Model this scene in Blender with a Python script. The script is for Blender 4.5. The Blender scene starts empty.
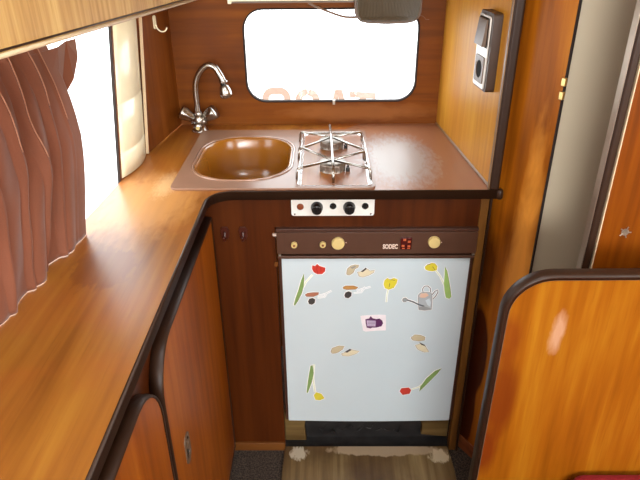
import bpy, bmesh, math, random
from mathutils import Vector, Matrix, noise
random.seed(4)
SC = bpy.context.scene
COL = SC.collection
PI = math.pi

# ---------------------------------------------------------------- camera
cd = bpy.data.cameras.new('camera'); cam = bpy.data.objects.new('camera', cd); COL.objects.link(cam)
cd.sensor_fit = 'HORIZONTAL'; cd.sensor_width = 36.0; cd.lens = 597.0 / 640.0 * 36.0
cd.clip_start = 0.02
cam.matrix_world = Matrix.Translation((0, 0, 1.40)) @ Matrix.Rotation(math.radians(0.6), 4, 'Z') \
    @ Matrix.Rotation(math.radians(61.7), 4, 'X') @ Matrix.Rotation(math.radians(-0.5), 4, 'Z')
SC.camera = cam
# ---------------------------------------------------------------- world, light, exposure
SC.view_settings.view_transform = 'Standard'; SC.view_settings.look = 'None'
SC.view_settings.gamma = 1.0; SC.view_settings.use_curve_mapping = False
SC.view_settings.exposure = 0.0
w = bpy.data.worlds.new('overcast'); SC.world = w; w.use_nodes = True
w.node_tree.nodes['Background'].inputs[0].default_value = (0.93, 0.97, 1.0, 1)
w.node_tree.nodes['Background'].inputs[1].default_value = 6.5

def area(name, loc, target, sx, sy, power, color, portal=False):
    l = bpy.data.lights.new(name, 'AREA'); l.shape = 'RECTANGLE'; l.size = sx; l.size_y = sy
    l.energy = power; l.color = color
    if portal: l.cycles.is_portal = True
    o = bpy.data.objects.new(name, l); COL.objects.link(o); o.location = loc
    d = Vector(target) - Vector(loc)
    o.rotation_euler = d.to_track_quat('-Z', 'Y').to_euler()
    return o
area('daylight_portal_left', (-0.60, 0.75, 1.10), (0.5, 0.75, 1.10), 1.4, 0.6, 1, (1, 1, 1), True)
area('daylight_portal_rear', (0.02, 1.83, 1.05), (0.02, 0.5, 1.05), 0.52, 0.30, 1, (1, 1, 1), True)
area('daylight_right_window', (1.42, -0.1, 1.35), (0.0, 0.9, 0.7), 1.1, 0.55, 7, (1.0, 0.97, 0.93))
area('daylight_front_window', (0.0, -1.75, 1.45), (0.0, 1.2, 0.6), 1.5, 0.6, 58, (1.0, 0.98, 0.95))
area('daylight_roof_hatch', (0.1, 0.35, 1.92), (0.1, 0.45, 0.0), 0.45, 0.45, 3.5, (1.0, 0.98, 0.95))

# ---------------------------------------------------------------- materials
def nt_new(name):
    m = bpy.data.materials.new(name); m.use_nodes = True
    return m, m.node_tree, m.node_tree.nodes['Principled BSDF']
def rgb(r, g, b):
    f = lambda c: (c / 255 / 12.92) if c / 255 <= 0.04045 else ((c / 255 + 0.055) / 1.055) ** 2.4
    return (f(r), f(g), f(b), 1)
def plain(name, col, rough=0.5, metal=0.0, var=0.06, scale=40, bump=0.0, coat=0.0):
    m, nt, b = nt_new(name)
    tc = nt.nodes.new('ShaderNodeTexCoord'); n = nt.nodes.new('ShaderNodeTexNoise')
    n.inputs['Scale'].default_value = scale; n.inputs['Detail'].default_value = 4
    nt.links.new(tc.outputs['Object'], n.inputs['Vector'])
    r = nt.nodes.new('ShaderNodeValToRGB')
    r.color_ramp.elements[0].position = 0.3; r.color_ramp.elements[1].position = 0.7
    r.color_ramp.elements[0].color = tuple(c * (1 - var) for c in col[:3]) + (1,)
    r.color_ramp.elements[1].color = tuple(min(1, c * (1 + var)) for c in col[:3]) + (1,)
    nt.links.new(n.outputs['Fac'], r.inputs['Fac']); nt.links.new(r.outputs['Color'], b.inputs['Base Color'])
    b.inputs['Roughness'].default_value = rough; b.inputs['Metallic'].default_value = metal
    b.inputs['Coat Weight'].default_value = coat; b.inputs['Coat Roughness'].default_value = 0.15
    if bump:
        bp = nt.nodes.new('ShaderNodeBump'); bp.inputs['Strength'].default_value = bump; bp.inputs['Distance'].default_value = 0.002
        nt.links.new(n.outputs['Fac'], bp.inputs['Height']); nt.links.new(bp.outputs['Normal'], b.inputs['Normal'])
    return m
def mixc(nt, fac, a, b, mode='MIX'):
    x = nt.nodes.new('ShaderNodeMix'); x.data_type = 'RGBA'; x.blend_type = mode
    if isinstance(fac, (int, float)): x.inputs[0].default_value = fac
    else: nt.links.new(fac, x.inputs[0])
    for s, v in ((6, a), (7, b)):
        if isinstance(v, tuple): x.inputs[s].default_value = v
        else: nt.links.new(v, x.inputs[s])
    return x.outputs[2]
def mth(nt, op, a, b=0.0, clamp=False):
    x = nt.nodes.new('ShaderNodeMath'); x.operation = op; x.use_clamp = clamp
    for i, v in enumerate((a, b)):
        if isinstance(v, (int, float)): x.inputs[i].default_value = v
        else: nt.links.new(v, x.inputs[i])
    return x.outputs[0]
TUNE = {'oiled_counter_veneer': (.72, .71, .36), 'partition_veneer': (1.06, 1.12, .58), 'dark_back_wall_veneer': (.84, .68, .12), 'dark_front_veneer': (.62, .53, .25),
        'wardrobe_veneer': (.98, .86, .24), 'bench_end_veneer': (.60, .60, .24), 'locker_veneer': (1.15, 1.2, 1.0), 'lower_door_veneer': (.84, .70, .22),
        'corner_panel_veneer': (.62, .50, .3), 'orange_door_veneer': (.46, .37, .08), 'worn_floor_board': (.9, .9, .8)}
def wood(name, dark, mid, light, axis='Z', rough=0.38, coat=0.15, gs=1.0, patches=(), blotch=None, bands=0.5):
    """veneer: grain runs along axis; patches = (centre, radii, colour, threshold, noise scale, strength, roughness)"""
    m, nt, b = nt_new(name)
    k_ = TUNE.get(name, (1, 1, 1)); hue = lambda c: (c[0] * 0.86 * k_[0], c[1] * 0.98 * k_[1], c[2] * 0.92 * k_[2], 1)
    b.inputs['Specular IOR Level'].default_value = 0.35 if axis == 'Y' else 0.15
    dark, mid, light = hue(dark), hue(mid), hue(light)
    ge = nt.nodes.new('ShaderNodeNewGeometry'); pos = ge.outputs['Position']
    def noise_tex(scl, scale, detail=5, dist=0.0, rot=0.0):
        mp = nt.nodes.new('ShaderNodeMapping'); mp.inputs['Scale'].default_value = scl
        nt.links.new(pos, mp.inputs['Vector'])
        n = nt.nodes.new('ShaderNodeTexNoise'); n.inputs['Scale'].default_value = scale
        n.inputs['Detail'].default_value = detail; n.inputs['Distortion'].default_value = dist
        nt.links.new(mp.outputs['Vector'], n.inputs['Vector']); return n.outputs['Fac']
    ai = 'XYZ'.index(axis)
    def st(v): return tuple(v if i == ai else 1.0 for i in range(3))
    big = noise_tex(st(0.16), 9 * gs, 3, 0.6)
    fine = noise_tex(st(0.05), 60 * gs, 6, 0.2)
    pore = noise_tex(st(0.035), 240 * gs, 3, 0.0)
    f = mth(nt, 'ADD', mth(nt, 'MULTIPLY', big, bands), mth(nt, 'MULTIPLY', fine, 1.0 - bands))
    r = nt.nodes.new('ShaderNodeValToRGB'); e = r.color_ramp.elements
    e[0].position = 0.32; e[0].color = dark; e[1].position = 0.68; e[1].color = light
    x = e.new(0.5); x.color = mid
    nt.links.new(f, r.inputs['Fac'])
    c = r.outputs['Color']
    pr = nt.nodes.new('ShaderNodeMapRange'); pr.inputs[1].default_value = 0.60; pr.inputs[2].default_value = 0.75
    pr.inputs[3].default_value = 0.0; pr.inputs[4].default_value = 0.35
    nt.links.new(pore, pr.inputs[0]); c = mixc(nt, pr.outputs[0], c, dark)
    if blotch:
        bl = noise_tex((1, 1, 1), 5.0, 4, 0.4)
        br = nt.nodes.new('ShaderNodeMapRange'); br.inputs[1].default_value = 0.45; br.inputs[2].default_value = 0.7
        br.inputs[4].default_value = blotch[1]
        nt.links.new(bl, br.inputs[0]); c = mixc(nt, br.outputs[0], c, blotch[0])
    ro = rough
    for cen, rad, pc, thr, ns, amt, prough in patches:
        sb = nt.nodes.new('ShaderNodeVectorMath'); sb.operation = 'SUBTRACT'; sb.inputs[1].default_value = cen
        nt.links.new(pos, sb.inputs[0])
        dv = nt.nodes.new('ShaderNodeVectorMath'); dv.operation = 'DIVIDE'; dv.inputs[1].default_value = rad
        nt.links.new(sb.outputs[0], dv.inputs[0])
        ln = nt.nodes.new('ShaderNodeVectorMath'); ln.operation = 'LENGTH'; nt.links.new(dv.outputs[0], ln.inputs[0])
        fall = mth(nt, 'SUBTRACT', 1.0, ln.outputs['Value'], True)
        pn = noise_tex(st(0.35), ns, 6, 0.5)
        s = mth(nt, 'ADD', mth(nt, 'MULTIPLY', fall, 0.8), mth(nt, 'MULTIPLY', pn, 0.6))
        mr = nt.nodes.new('ShaderNodeMapRange'); mr.inputs[1].default_value = thr; mr.inputs[2].default_value = thr + (0.35 if prough > 0.5 else 0.12)
        mr.inputs[4].default_value = amt
        nt.links.new(s, mr.inputs[0])
        gate = mth(nt, 'GREATER_THAN', fall, 0.001)
        fac = mth(nt, 'MULTIPLY', mr.outputs[0], gate)
        c = mixc(nt, fac, c, pc)
    nt.links.new(c, b.inputs['Base Color'])
    rr = nt.nodes.new('ShaderNodeMapRange'); rr.inputs[3].default_value = rough - 0.07; rr.inputs[4].default_value = rough + 0.1
    nt.links.new(big, rr.inputs[0]); nt.links.new(rr.outputs[0], b.inputs['Roughness'])
    b.inputs['Coat Weight'].default_value = coat; b.inputs['Coat Roughness'].default_value = 0.25
    bp = nt.nodes.new('ShaderNodeBump'); bp.inputs['Strength'].default_value = 0.12; bp.inputs['Distance'].default_value = 0.001
    nt.links.new(pore, bp.inputs['Height']); nt.links.new(bp.outputs['Normal'], b.inputs['Normal'])
    return m
WORN = rgb(225, 185, 135); PALE = rgb(200, 190, 185); STAIN = rgb(60, 22, 8)
M = {}
M['counter'] = wood('oiled_counter_veneer', rgb(146, 80, 36), rgb(184, 110, 56), rgb(206, 134, 72), 'Y', 0.38, 0.32, 0.9,
    blotch=(rgb(165, 86, 38), 0.5), bands=0.45, patches=(
    ((-0.40, 1.20, 0.85), (0.15, 0.22, 0.1), rgb(205, 150, 92), 0.36, 60, 0.5, 0.6),
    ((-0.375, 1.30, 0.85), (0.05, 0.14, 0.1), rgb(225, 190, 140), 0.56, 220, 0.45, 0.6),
    ((-0.40, 0.92, 0.85), (0.10, 0.12, 0.1), rgb(120, 64, 28), 0.58, 90, 0.6, 0.5),
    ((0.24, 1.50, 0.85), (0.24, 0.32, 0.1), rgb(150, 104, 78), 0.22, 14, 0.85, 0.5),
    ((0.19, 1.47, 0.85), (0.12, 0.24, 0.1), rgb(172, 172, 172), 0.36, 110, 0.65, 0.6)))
M['back'] = wood('dark_back_wall_veneer', rgb(98, 52, 16), rgb(126, 68, 22), rgb(144, 82, 28), 'X', 0.5, 0.0, 0.9,
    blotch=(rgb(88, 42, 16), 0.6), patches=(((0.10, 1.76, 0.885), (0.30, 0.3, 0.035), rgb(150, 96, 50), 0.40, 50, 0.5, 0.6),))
M['corner'] = wood('corner_panel_veneer', rgb(110, 56, 22), rgb(150, 84, 36), rgb(172, 102, 48), 'Z', 0.42, 0.1, blotch=(rgb(110, 58, 24), 0.4))
M['partition'] = wood('partition_veneer', rgb(176, 106, 48), rgb(204, 132, 66), rgb(218, 150, 82), 'Z', 0.40, 0.1, 0.9, blotch=(rgb(190, 118, 58), 0.4))
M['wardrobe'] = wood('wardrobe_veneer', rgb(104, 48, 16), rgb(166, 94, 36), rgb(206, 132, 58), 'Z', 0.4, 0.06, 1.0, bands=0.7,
    patches=(((0.455, 1.21, 0.40), (0.040, 0.055, 0.75), rgb(236, 160, 66), 0.36, 22, 0.7, 0.6), ((0.40, 1.28, 0.62), (0.040, 0.06, 0.16), STAIN, 0.42, 16, 0.75, 0.6), ((0.405, 1.28, 0.36), (0.030, 0.05, 0.18), STAIN, 0.35, 12, 0.95, 0.5),  # orange patch puts light on the panel's right side into the veneer colour
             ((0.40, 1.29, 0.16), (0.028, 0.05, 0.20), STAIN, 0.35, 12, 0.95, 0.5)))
M['bench'] = wood('bench_end_veneer', rgb(156, 76, 20), rgb(190, 104, 32), rgb(216, 136, 54), 'Z', 0.36, 0.1, 1.2, bands=0.6, patches=(
    ((0.408, 0.85, 0.755), (0.020, 0.05, 0.075), rgb(190, 150, 120), 0.50, 90, 0.7, 0.6),
    ((0.32, 0.85, 0.60), (0.05, 0.05, 0.15), rgb(100, 36, 8), 0.40, 20, 0.75, 0.6),
    ((0.32, 0.85, 0.74), (0.04, 0.05, 0.08), rgb(110, 42, 10), 0.40, 20, 0.6, 0.6),
    ((0.31, 0.85, 0.47), (0.04, 0.05, 0.09), rgb(100, 34, 8), 0.35, 20, 0.8, 0.6)))
M['wdoor'] = wood('orange_door_veneer', rgb(130, 60, 16), rgb(178, 94, 30), rgb(204, 122, 46), 'Z', 0.4, 0.05, 0.9)
M['front'] = wood('dark_front_veneer', rgb(72, 30, 14), rgb(98, 46, 22), rgb(116, 58, 28), 'Z', 0.42, 0.12, 0.8)
M['ldoor'] = wood('lower_door_veneer', rgb(128, 62, 22), rgb(164, 86, 34), rgb(186, 106, 46), 'Z', 0.40, 0.06, 0.8, blotch=(rgb(120, 62, 28), 0.4))
M['locker'] = wood('locker_veneer', rgb(140, 92, 52), rgb(186, 134, 88), rgb(212, 164, 116), 'Z', 0.5, 0.0, 1.6)
M['post'] = wood('post_wood', rgb(56, 28, 10), rgb(112, 68, 28), rgb(150, 98, 46), 'Z', 0.5, 0.05)
M['board'] = wood('raw_board_wood', rgb(70, 48, 26), rgb(104, 76, 44), rgb(130, 100, 62), 'X', 0.6, 0.0)
M['skirt'] = wood('skirting_wood', rgb(84, 44, 16), rgb(112, 62, 26), rgb(130, 76, 36), 'X', 0.45, 0.1)
M['redskirt'] = wood('reddish_skirting_wood', rgb(96, 46, 24), rgb(132, 68, 38), rgb(152, 86, 50), 'Y', 0.45, 0.1)
M['trim'] = plain('dark_brown_rubber_edge', rgb(46, 28, 17), 0.42, coat=0.0)
M['trim'].node_tree.nodes['Principled BSDF'].inputs['Specular IOR Level'].default_value = 0.3
M['trimlight'] = plain('cream_piping', rgb(206, 184, 150), 0.4)
M['trimtan'] = plain('tan_edge_bead', rgb(122, 92, 60), 0.45)
M['alu'] = plain('worn_aluminium', rgb(165, 150, 134), 0.35, 0.7)
M['gasket'] = plain('window_gasket_rubber', rgb(34, 22, 15), 0.9)
M['cream'] = plain('cream_plastic', rgb(246, 240, 208), 0.22, var=0.03, coat=0.3)
M['brownplastic'] = plain('brown_plastic', rgb(78, 50, 36), 0.40, var=0.05)
M['browndark'] = plain('dark_brown_plastic', rgb(66, 38, 26), 0.42)
M['knobcream'] = plain('cream_knob', rgb(206, 184, 122), 0.4)
M['door_white'] = plain('cool_white_enamel', rgb(200, 215, 222), 0.33, var=0.02, scale=6)
M['chrome'] = plain('chrome', rgb(172, 167, 160), 0.24, 1.0, var=0.04)
M['steel'] = plain('brushed_hob_steel', rgb(215, 214, 212), 0.22, 1.0, var=0.10, scale=30, bump=0.15)
M['sinkplate'] = plain('mauve_brown_enamel', rgb(140, 106, 86), 0.36, 0.0, var=0.05, scale=20, coat=0.12)
M['rim'] = plain('glossy_bowl_rim', rgb(158, 124, 104), 0.15, 0.2, coat=0.6)
M['bowl'] = plain('ochre_enamel', rgb(142, 88, 22), 0.22, var=0.04, scale=8, coat=0.5)
M['matblack'] = plain('matt_black', rgb(14, 10, 8), 0.95)
M['black'] = plain('black_plastic', rgb(22, 20, 20), 0.25, coat=0.3)
M['burner'] = plain('burner_alloy', rgb(150, 140, 130), 0.4, 0.8, var=0.2)
M['burnercap'] = plain('burner_cap_dark', rgb(70, 58, 46), 0.5, 0.4, var=0.2)
M['plate_white'] = plain('white_enamel_plate', rgb(222, 220, 214), 0.3)
M['orange_lens'] = plain('amber_lens', rgb(120, 60, 30), 0.3)
M['hook_dark'] = plain('dark_hook', rgb(64, 24, 14), 0.3, coat=0.4)
M['bronze'] = plain('bronze_plastic', rgb(98, 76, 58), 0.42, 0.0)
M['darkbronze'] = plain('dark_bronze_plastic', rgb(62, 42, 28), 0.5)
M['silver'] = plain('silver_plastic', rgb(205, 198, 188), 0.3, 0.3)
M['brass'] = plain('brass', rgb(214, 186, 120), 0.3, 0.9)
M['greywall'] = plain('grey_vinyl_wall', rgb(184, 172, 148), 0.5, var=0.04, scale=3)
M['seam'] = plain('curtain_seam_thread', rgb(168, 118, 92), 0.8)
M['void'] = plain('dirty_sheet_gap_shade', rgb(34, 32, 32), 0.5, var=0.5, scale=25, bump=0.6)
M['red'] = plain('red_cushion_cloth', rgb(140, 18, 34), 0.85, var=0.12, scale=300, bump=0.2)
M['white_out'] = plain('white_outside_wall', rgb(245, 245, 245), 0.6, var=0.01)
M['peach'] = plain('brown_lettering', rgb(132, 106, 90), 0.6)
M['ceiling'] = plain('cream_ceiling_board', rgb(225, 218, 200), 0.6, var=0.03)
M['cable'] = plain('brown_cable', rgb(112, 84, 66), 0.5)
M['screw'] = plain('screw_metal', rgb(190, 180, 165), 0.3, 0.8)
M['display'] = plain('dark_red_display', rgb(70, 14, 12), 0.25, coat=0.5)
M['display_bit'] = plain('orange_display_mark', rgb(190, 90, 50), 0.4)
M['letter'] = plain('cream_print', rgb(225, 205, 190), 0.5)
# carpet
m, nt, b = nt_new('grey_brown_carpet'); M['carpet'] = m
tc = nt.nodes.new('ShaderNodeTexCoord'); n = nt.nodes.new('ShaderNodeTexNoise'); n.inputs['Scale'].default_value = 260; n.inputs['Detail'].default_value = 3
r = nt.nodes.new('ShaderNodeValToRGB'); r.color_ramp.elements[0].position = 0.38; r.color_ramp.elements[0].color = rgb(26, 20, 16)
r.color_ramp.elements[1].position = 0.64; r.color_ramp.elements[1].color = rgb(80, 66, 55)
nt.links.new(tc.outputs['Object'], n.inputs['Vector']); nt.links.new(n.outputs['Fac'], r.inputs['Fac']); nt.links.new(r.outputs['Color'], b.inputs['Base Color'])
b.inputs['Roughness'].default_value = 0.95
bp = nt.nodes.new('ShaderNodeBump'); bp.inputs['Strength'].default_value = 0.8; bp.inputs['Distance'].default_value = 0.004
nt.links.new(n.outputs['Fac'], bp.inputs['Height']); nt.links.new(bp.outputs['Normal'], b.inputs['Normal'])
M['lino'] = wood('worn_floor_board', rgb(84, 58, 40), rgb(124, 94, 66), rgb(160, 130, 98), 'Y', 0.42, 0.1, 0.9, blotch=(rgb(66, 42, 28), 0.75), patches=(
    ((0.17, 1.262, 0.02), (0.20, 0.028, 0.1), rgb(176, 156, 130), 0.40, 45, 0.8, 0.5), ((0.33, 1.24, 0.02), (0.06, 0.05, 0.1), rgb(205, 190, 160), 0.66, 120, 0.9, 0.5),
    ((-0.08, 1.25, 0.02), (0.06, 0.05, 0.1), rgb(190, 180, 160), 0.70, 120, 0.9, 0.5)))
# clear pane
def glass(name, tint, fac=0.06):
    m = bpy.data.materials.new(name); m.use_nodes = True; nt = m.node_tree; nt.nodes.clear()
    o = nt.nodes.new('ShaderNodeOutputMaterial'); t = nt.nodes.new('ShaderNodeBsdfTransparent'); t.inputs[0].default_value = tint
    g = nt.nodes.new('ShaderNodeBsdfGlossy'); g.inputs['Roughness'].default_value = 0.05
    mx = nt.nodes.new('ShaderNodeMixShader'); mx.inputs[0].default_value = fac
    nt.links.new(t.outputs[0], mx.inputs[1]); nt.links.new(g.outputs[0], mx.inputs[2]); nt.links.new(mx.outputs[0], o.inputs[0]); return m
M['glass'] = glass('clear_window_pane', (0.97, 0.98, 0.98, 1))
# curtain cloth
m, nt, b = nt_new('brown_pink_curtain_cloth'); M['curtain'] = m
ge = nt.nodes.new('ShaderNodeNewGeometry'); n = nt.nodes.new('ShaderNodeTexNoise'); n.inputs['Scale'].default_value = 700; n.inputs['Detail'].default_value = 3
nt.links.new(ge.outputs['Position'], n.inputs['Vector'])
n2 = nt.nodes.new('ShaderNodeTexNoise'); n2.inputs['Scale'].default_value = 9; nt.links.new(ge.outputs['Position'], n2.inputs['Vector'])
c = mixc(nt, n.outputs['Fac'], rgb(84, 45, 24), rgb(118, 66, 40)); c = mixc(nt, mth(nt, 'MULTIPLY', n2.outputs['Fac'], 0.5), c, rgb(146, 82, 54))
nt.links.new(c, b.inputs['Base Color']); b.inputs['Roughness'].default_value = 0.8; b.inputs['Sheen Weight'].default_value = 0.2
tl = nt.nodes.new('ShaderNodeBsdfTranslucent'); tl.inputs[0].default_value = rgb(200, 96, 62)
mx = nt.nodes.new('ShaderNodeMixShader'); mx.inputs[0].default_value = 0.05
nt.links.new(b.outputs[0], mx.inputs[1]); nt.links.new(tl.outputs[0], mx.inputs[2]); nt.links.new(mx.outputs[0], nt.nodes['Material Output'].inputs[0])
# ribbed smoked diffuser
m, nt, b = nt_new('smoked_ribbed_plastic'); M['smoke'] = m
b.inputs['Base Color'].default_value = rgb(92, 82, 66); b.inputs['Roughness'].default_value = 0.3; b.inputs['Coat Weight'].default_value = 0.15
tl = nt.nodes.new('ShaderNodeBsdfTranslucent'); tl.inputs[0].default_value = rgb(130, 118, 96)
mx = nt.nodes.new('ShaderNodeMixShader'); mx.inputs[0].default_value = 0.15
nt.links.new(b.outputs[0], mx.inputs[1]); nt.links.new(tl.outputs[0], mx.inputs[2]); nt.links.new(mx.outputs[0], nt.nodes['Material Output'].inputs[0])
for k, v in dict(g2=(222, 232, 205), leaf=(126, 158, 92), leaf2=(160, 196, 112), red=(200, 62, 50), dred=(150, 28, 30), tan=(196, 184, 152), cream=(222, 214, 184),
                 dark=(70, 66, 64), grey=(150, 146, 140), ice=(205, 218, 226), rust=(170, 112, 88), ochre=(190, 140, 80), yel=(216, 204, 62), can=(176, 184, 190), dgreen=(78, 104, 58), ink=(104, 96, 90),
                 can2=(150, 156, 158), peach2=(226, 190, 166), dgrey=(92, 98, 106), dgrey2=(150, 154, 156), paper=(240, 232, 238), purple=(92, 46, 92), lilac=(196, 180, 206),
                 backing=(252, 253, 253)).items():
    M['s_' + k] = plain('sticker_' + k, rgb(*v), 0.35)
M['s_peach'] = M['s_peach2']

# ---------------------------------------------------------------- object helpers
def link(name, bm, mat, parent=None, smooth=False, bevel=0.0, segs=2, origin=None):
    bmesh.ops.recalc_face_normals(bm, faces=bm.faces[:])
    if parent is not None: org = parent['_org']; org = Vector(org)
    elif origin is not None: org = Vector(origin)
    else:
        xs = [v.co for v in bm.verts]
        org = Vector(((min(v.x for v in xs) + max(v.x for v in xs)) / 2, (min(v.y for v in xs) + max(v.y for v in xs)) / 2, min(v.z for v in xs)))
    for v in bm.verts: v.co -= org
    me = bpy.data.meshes.new(name); bm.to_mesh(me); bm.free()
    mats = mat if isinstance(mat, (list, tuple)) else [mat]
    for x in mats: me.materials.append(x)
    if smooth:
        for p in me.polygons: p.use_smooth = True
    o = bpy.data.objects.new(name, me); COL.objects.link(o)
    if bevel:
        md = o.modifiers.new('bevel', 'BEVEL'); md.width = bevel; md.segments = segs; md.limit_method = 'ANGLE'; md.angle_limit = math.radians(40)
        for p in me.polygons: p.use_smooth = True
        md.harden_normals = True
    if parent is not None:
        o.parent = parent['_obj'] if '_obj' in parent else parent
    else: o.location = org
    return o
class Root(dict): pass
def thing(name, label, cat, org, group=None):
    o = bpy.data.objects.new(name, None); COL.objects.link(o); o.location = org; o.empty_display_size = 0.05
    o['label'] = label; o['category'] = cat
    if group: o['group'] = group
    return Root(_org=tuple(org), _obj=o)
def sub(part, root):  # make a part usable as parent of sub-parts (part meshes share the thing's origin)
    return Root(_org=root['_org'], _obj=part)
def tag(o, label, cat, group=None):
    o['label'] = label; o['category'] = cat
    if group: o['group'] = group
    return o
def struct(o): o['kind'] = 'structure'; return o
def sroot(name, org):
    o = bpy.data.objects.new(name, None); COL.objects.link(o); o.location = org; o['kind'] = 'structure'
    return Root(_org=tuple(org), _obj=o)
def box(bm, x0, x1, y0, y1, z0, z1, f=None):
    vs = [bm.verts.new(f(Vector(c)) if f else c) for c in ((x0,y0,z0),(x1,y0,z0),(x1,y1,z0),(x0,y1,z0),(x0,y0,z1),(x1,y0,z1),(x1,y1,z1),(x0,y1,z1))]
    for q in ((0,1,2,3),(4,5,6,7),(0,1,5,4),(1,2,6,5),(2,3,7,6),(3,0,4,7)): bm.faces.new([vs[i] for i in q])
    return bm
def B(): return bmesh.new()
def rrect(cx, cy, w, h, r, n=6):
    out = []
    for sx, sy, a0 in ((1,1,0),(-1,1,90),(-1,-1,180),(1,-1,270)):
        for i in range(n + 1):
            a = math.radians(a0 + 90 * i / n)
            out.append((cx + sx * (w/2 - r) + r * math.cos(a), cy + sy * (h/2 - r) + r * math.sin(a)))
    return out
XY = lambda u, v, w: (u, v, w)
XZ = lambda u, v, w: (u, w, v)     # u = x, v = z, w = y
YZ = lambda u, v, w: (w, u, v)     # u = y, v = z, w = x
def slab(bm, outer, holes, w0, w1, f=XY):
    """polygon with holes extruded between w0 and w1"""
    for loops_w in (w0, w1):
        es = []
        for lp in [outer] + list(holes):
            vs = [bm.verts.new(f(u, v, loops_w)) for u, v in lp]
            es += [bm.edges.new((vs[i], vs[(i + 1) % len(vs)])) for i in range(len(vs))]
        bmesh.ops.triangle_fill(bm, use_beauty=True, use_dissolve=False, edges=es)
    for lp in [outer] + list(holes):
        a = [bm.verts.new(f(u, v, w0)) for u, v in lp]; b_ = [bm.verts.new(f(u, v, w1)) for u, v in lp]
        for i in range(len(lp)):
            j = (i + 1) % len(lp); bm.faces.new((a[i], a[j], b_[j], b_[i]))
    bmesh.ops.remove_doubles(bm, verts=bm.verts[:], dist=1e-6)
    return bm
def sweep(bm, path, prof, f=XY, closed=False):
    """path = 2D points, prof = closed (n, w) profile; n = offset along the left normal"""
    N = len(path); rings = []
    for i, p in enumerate(path):
        a = path[i - 1] if (i > 0 or closed) else None; b_ = path[(i + 1) % N] if (i < N - 1 or closed) else None
        def d(s, e):
            v = Vector((e[0]-s[0], e[1]-s[1])); return v.normalized()
        d1 = d(a, p) if a is not None else d(p, b_); d2 = d(p, b_) if b_ is not None else d1
        n1 = Vector((-d1.y, d1.x)); n2 = Vector((-d2.y, d2.x)); m_ = (n1 + n2).normalized(); k = 1 / max(0.3, m_.dot(n1))
        rings.append([bm.verts.new(f(p[0] + m_.x * n * k, p[1] + m_.y * n * k, w)) for n, w in prof])
    K = len(prof)
    for i in range(N if closed else N - 1):
        r0, r1 = rings[i], rings[(i + 1) % N]
        for j in range(K): bm.faces.new((r0[j], r0[(j+1) % K], r1[(j+1) % K], r1[j]))
    if not closed:
        bm.faces.new(rings[0]); bm.faces.new(rings[-1][::-1])
    return bm
def dprof(n0, n1, w0, w1, side=1, k=5):
    """profile box with a rounded outer (n1) side"""
    pts = [(n0, w0)]; h = (w1 - w0) / 2; cw = (w0 + w1) / 2; r = min(h, abs(n1 - n0))
    for i in range(k + 1):
        a = -PI/2 + PI * i / k; sgn = 1 if n1 > n0 else -1
        pts.append((n1 - sgn * r + sgn * r * math.cos(a), cw + h * math.sin(a)))
    pts.append((n0, w1)); return pts
def smoothpath(pts, n=6):
    out = []; P_ = [Vector(p) for p in pts]
    for i in range(len(P_) - 1):
        p0 = P_[max(0, i-1)]; p1 = P_[i]; p2 = P_[i+1]; p3 = P_[min(len(P_)-1, i+2)]
        for k in range(n):
            t = k / n
            out.append(0.5 * ((2*p1) + (p2-p0)*t + (2*p0-5*p1+4*p2-p3)*t*t + (3*p1-p0-3*p2+p3)*t*t*t))
    out.append(P_[-1]); return out
def tube(bm, pts, r, seg=10, smooth_n=0, cap=True):
    P_ = smoothpath(pts, smooth_n) if smooth_n else [Vector(p) for p in pts]
    rs = r if isinstance(r, (list, tuple)) else [r] * len(P_)
    if len(rs) != len(P_):
        rs = [rs[min(len(rs)-1, int(i * len(rs) / len(P_)))] for i in range(len(P_))]
    t = (P_[1] - P_[0]).normalized(); u = t.orthogonal().normalized(); rings = []
    for i, p in enumerate(P_):
        t2 = (P_[min(i+1, len(P_)-1)] - P_[max(i-1, 0)]).normalized()
        u = (u - t2 * u.dot(t2)).normalized(); v = t2.cross(u)
        rings.append([bm.verts.new(p + (u * math.cos(2*PI*k/seg) + v * math.sin(2*PI*k/seg)) * rs[i]) for k in range(seg)])
    for a, b_ in zip(rings, rings[1:]):
        for k in range(seg): bm.faces.new((a[k], a[(k+1) % seg], b_[(k+1) % seg], b_[k]))
    if cap: bm.faces.new(rings[0]); bm.faces.new(rings[-1])
    return bm
def lathe(bm, base, axis, prof, seg=24):
    """prof = (radius, height along axis)"""
    ax = Vector(axis).normalized(); u = ax.orthogonal().normalized(); v = ax.cross(u); base = Vector(base); rings = []
    for r, h in prof:
        r = max(r, 1e-5)
        rings.append([bm.verts.new(base + ax * h + (u * math.cos(2*PI*k/seg) + v * math.sin(2*PI*k/seg)) * r) for k in range(seg)])
    for a, b_ in zip(rings, rings[1:]):
        for k in range(seg): bm.faces.new((a[k], a[(k+1) % seg], b_[(k+1) % seg], b_[k]))
    bm.faces.new(rings[0]); bm.faces.new(rings[-1]); return bm
def arc(cx, cy, r, a0, a1, n=8):
    return [(cx + r * math.cos(math.radians(a0 + (a1-a0)*i/n)), cy + r * math.sin(math.radians(a0 + (a1-a0)*i/n))) for i in range(n+1)]
def text_bm(s, size, f, depth=0.0006, align='CENTER'):
    cu = bpy.data.curves.new('t', 'FONT'); cu.body = s; cu.size = size; cu.extrude = depth; cu.align_x = align; cu.offset = size * 0.035
    o = bpy.data.objects.new('t', cu); COL.objects.link(o)
    dg = bpy.context.evaluated_depsgraph_get(); me = bpy.data.meshes.new_from_object(o.evaluated_get(dg))
    bm = B(); bm.from_mesh(me); bpy.data.objects.remove(o); bpy.data.meshes.remove(me); bpy.data.curves.remove(cu)
    for v in bm.verts: v.co = Vector(f(v.co))
    return bm

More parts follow.
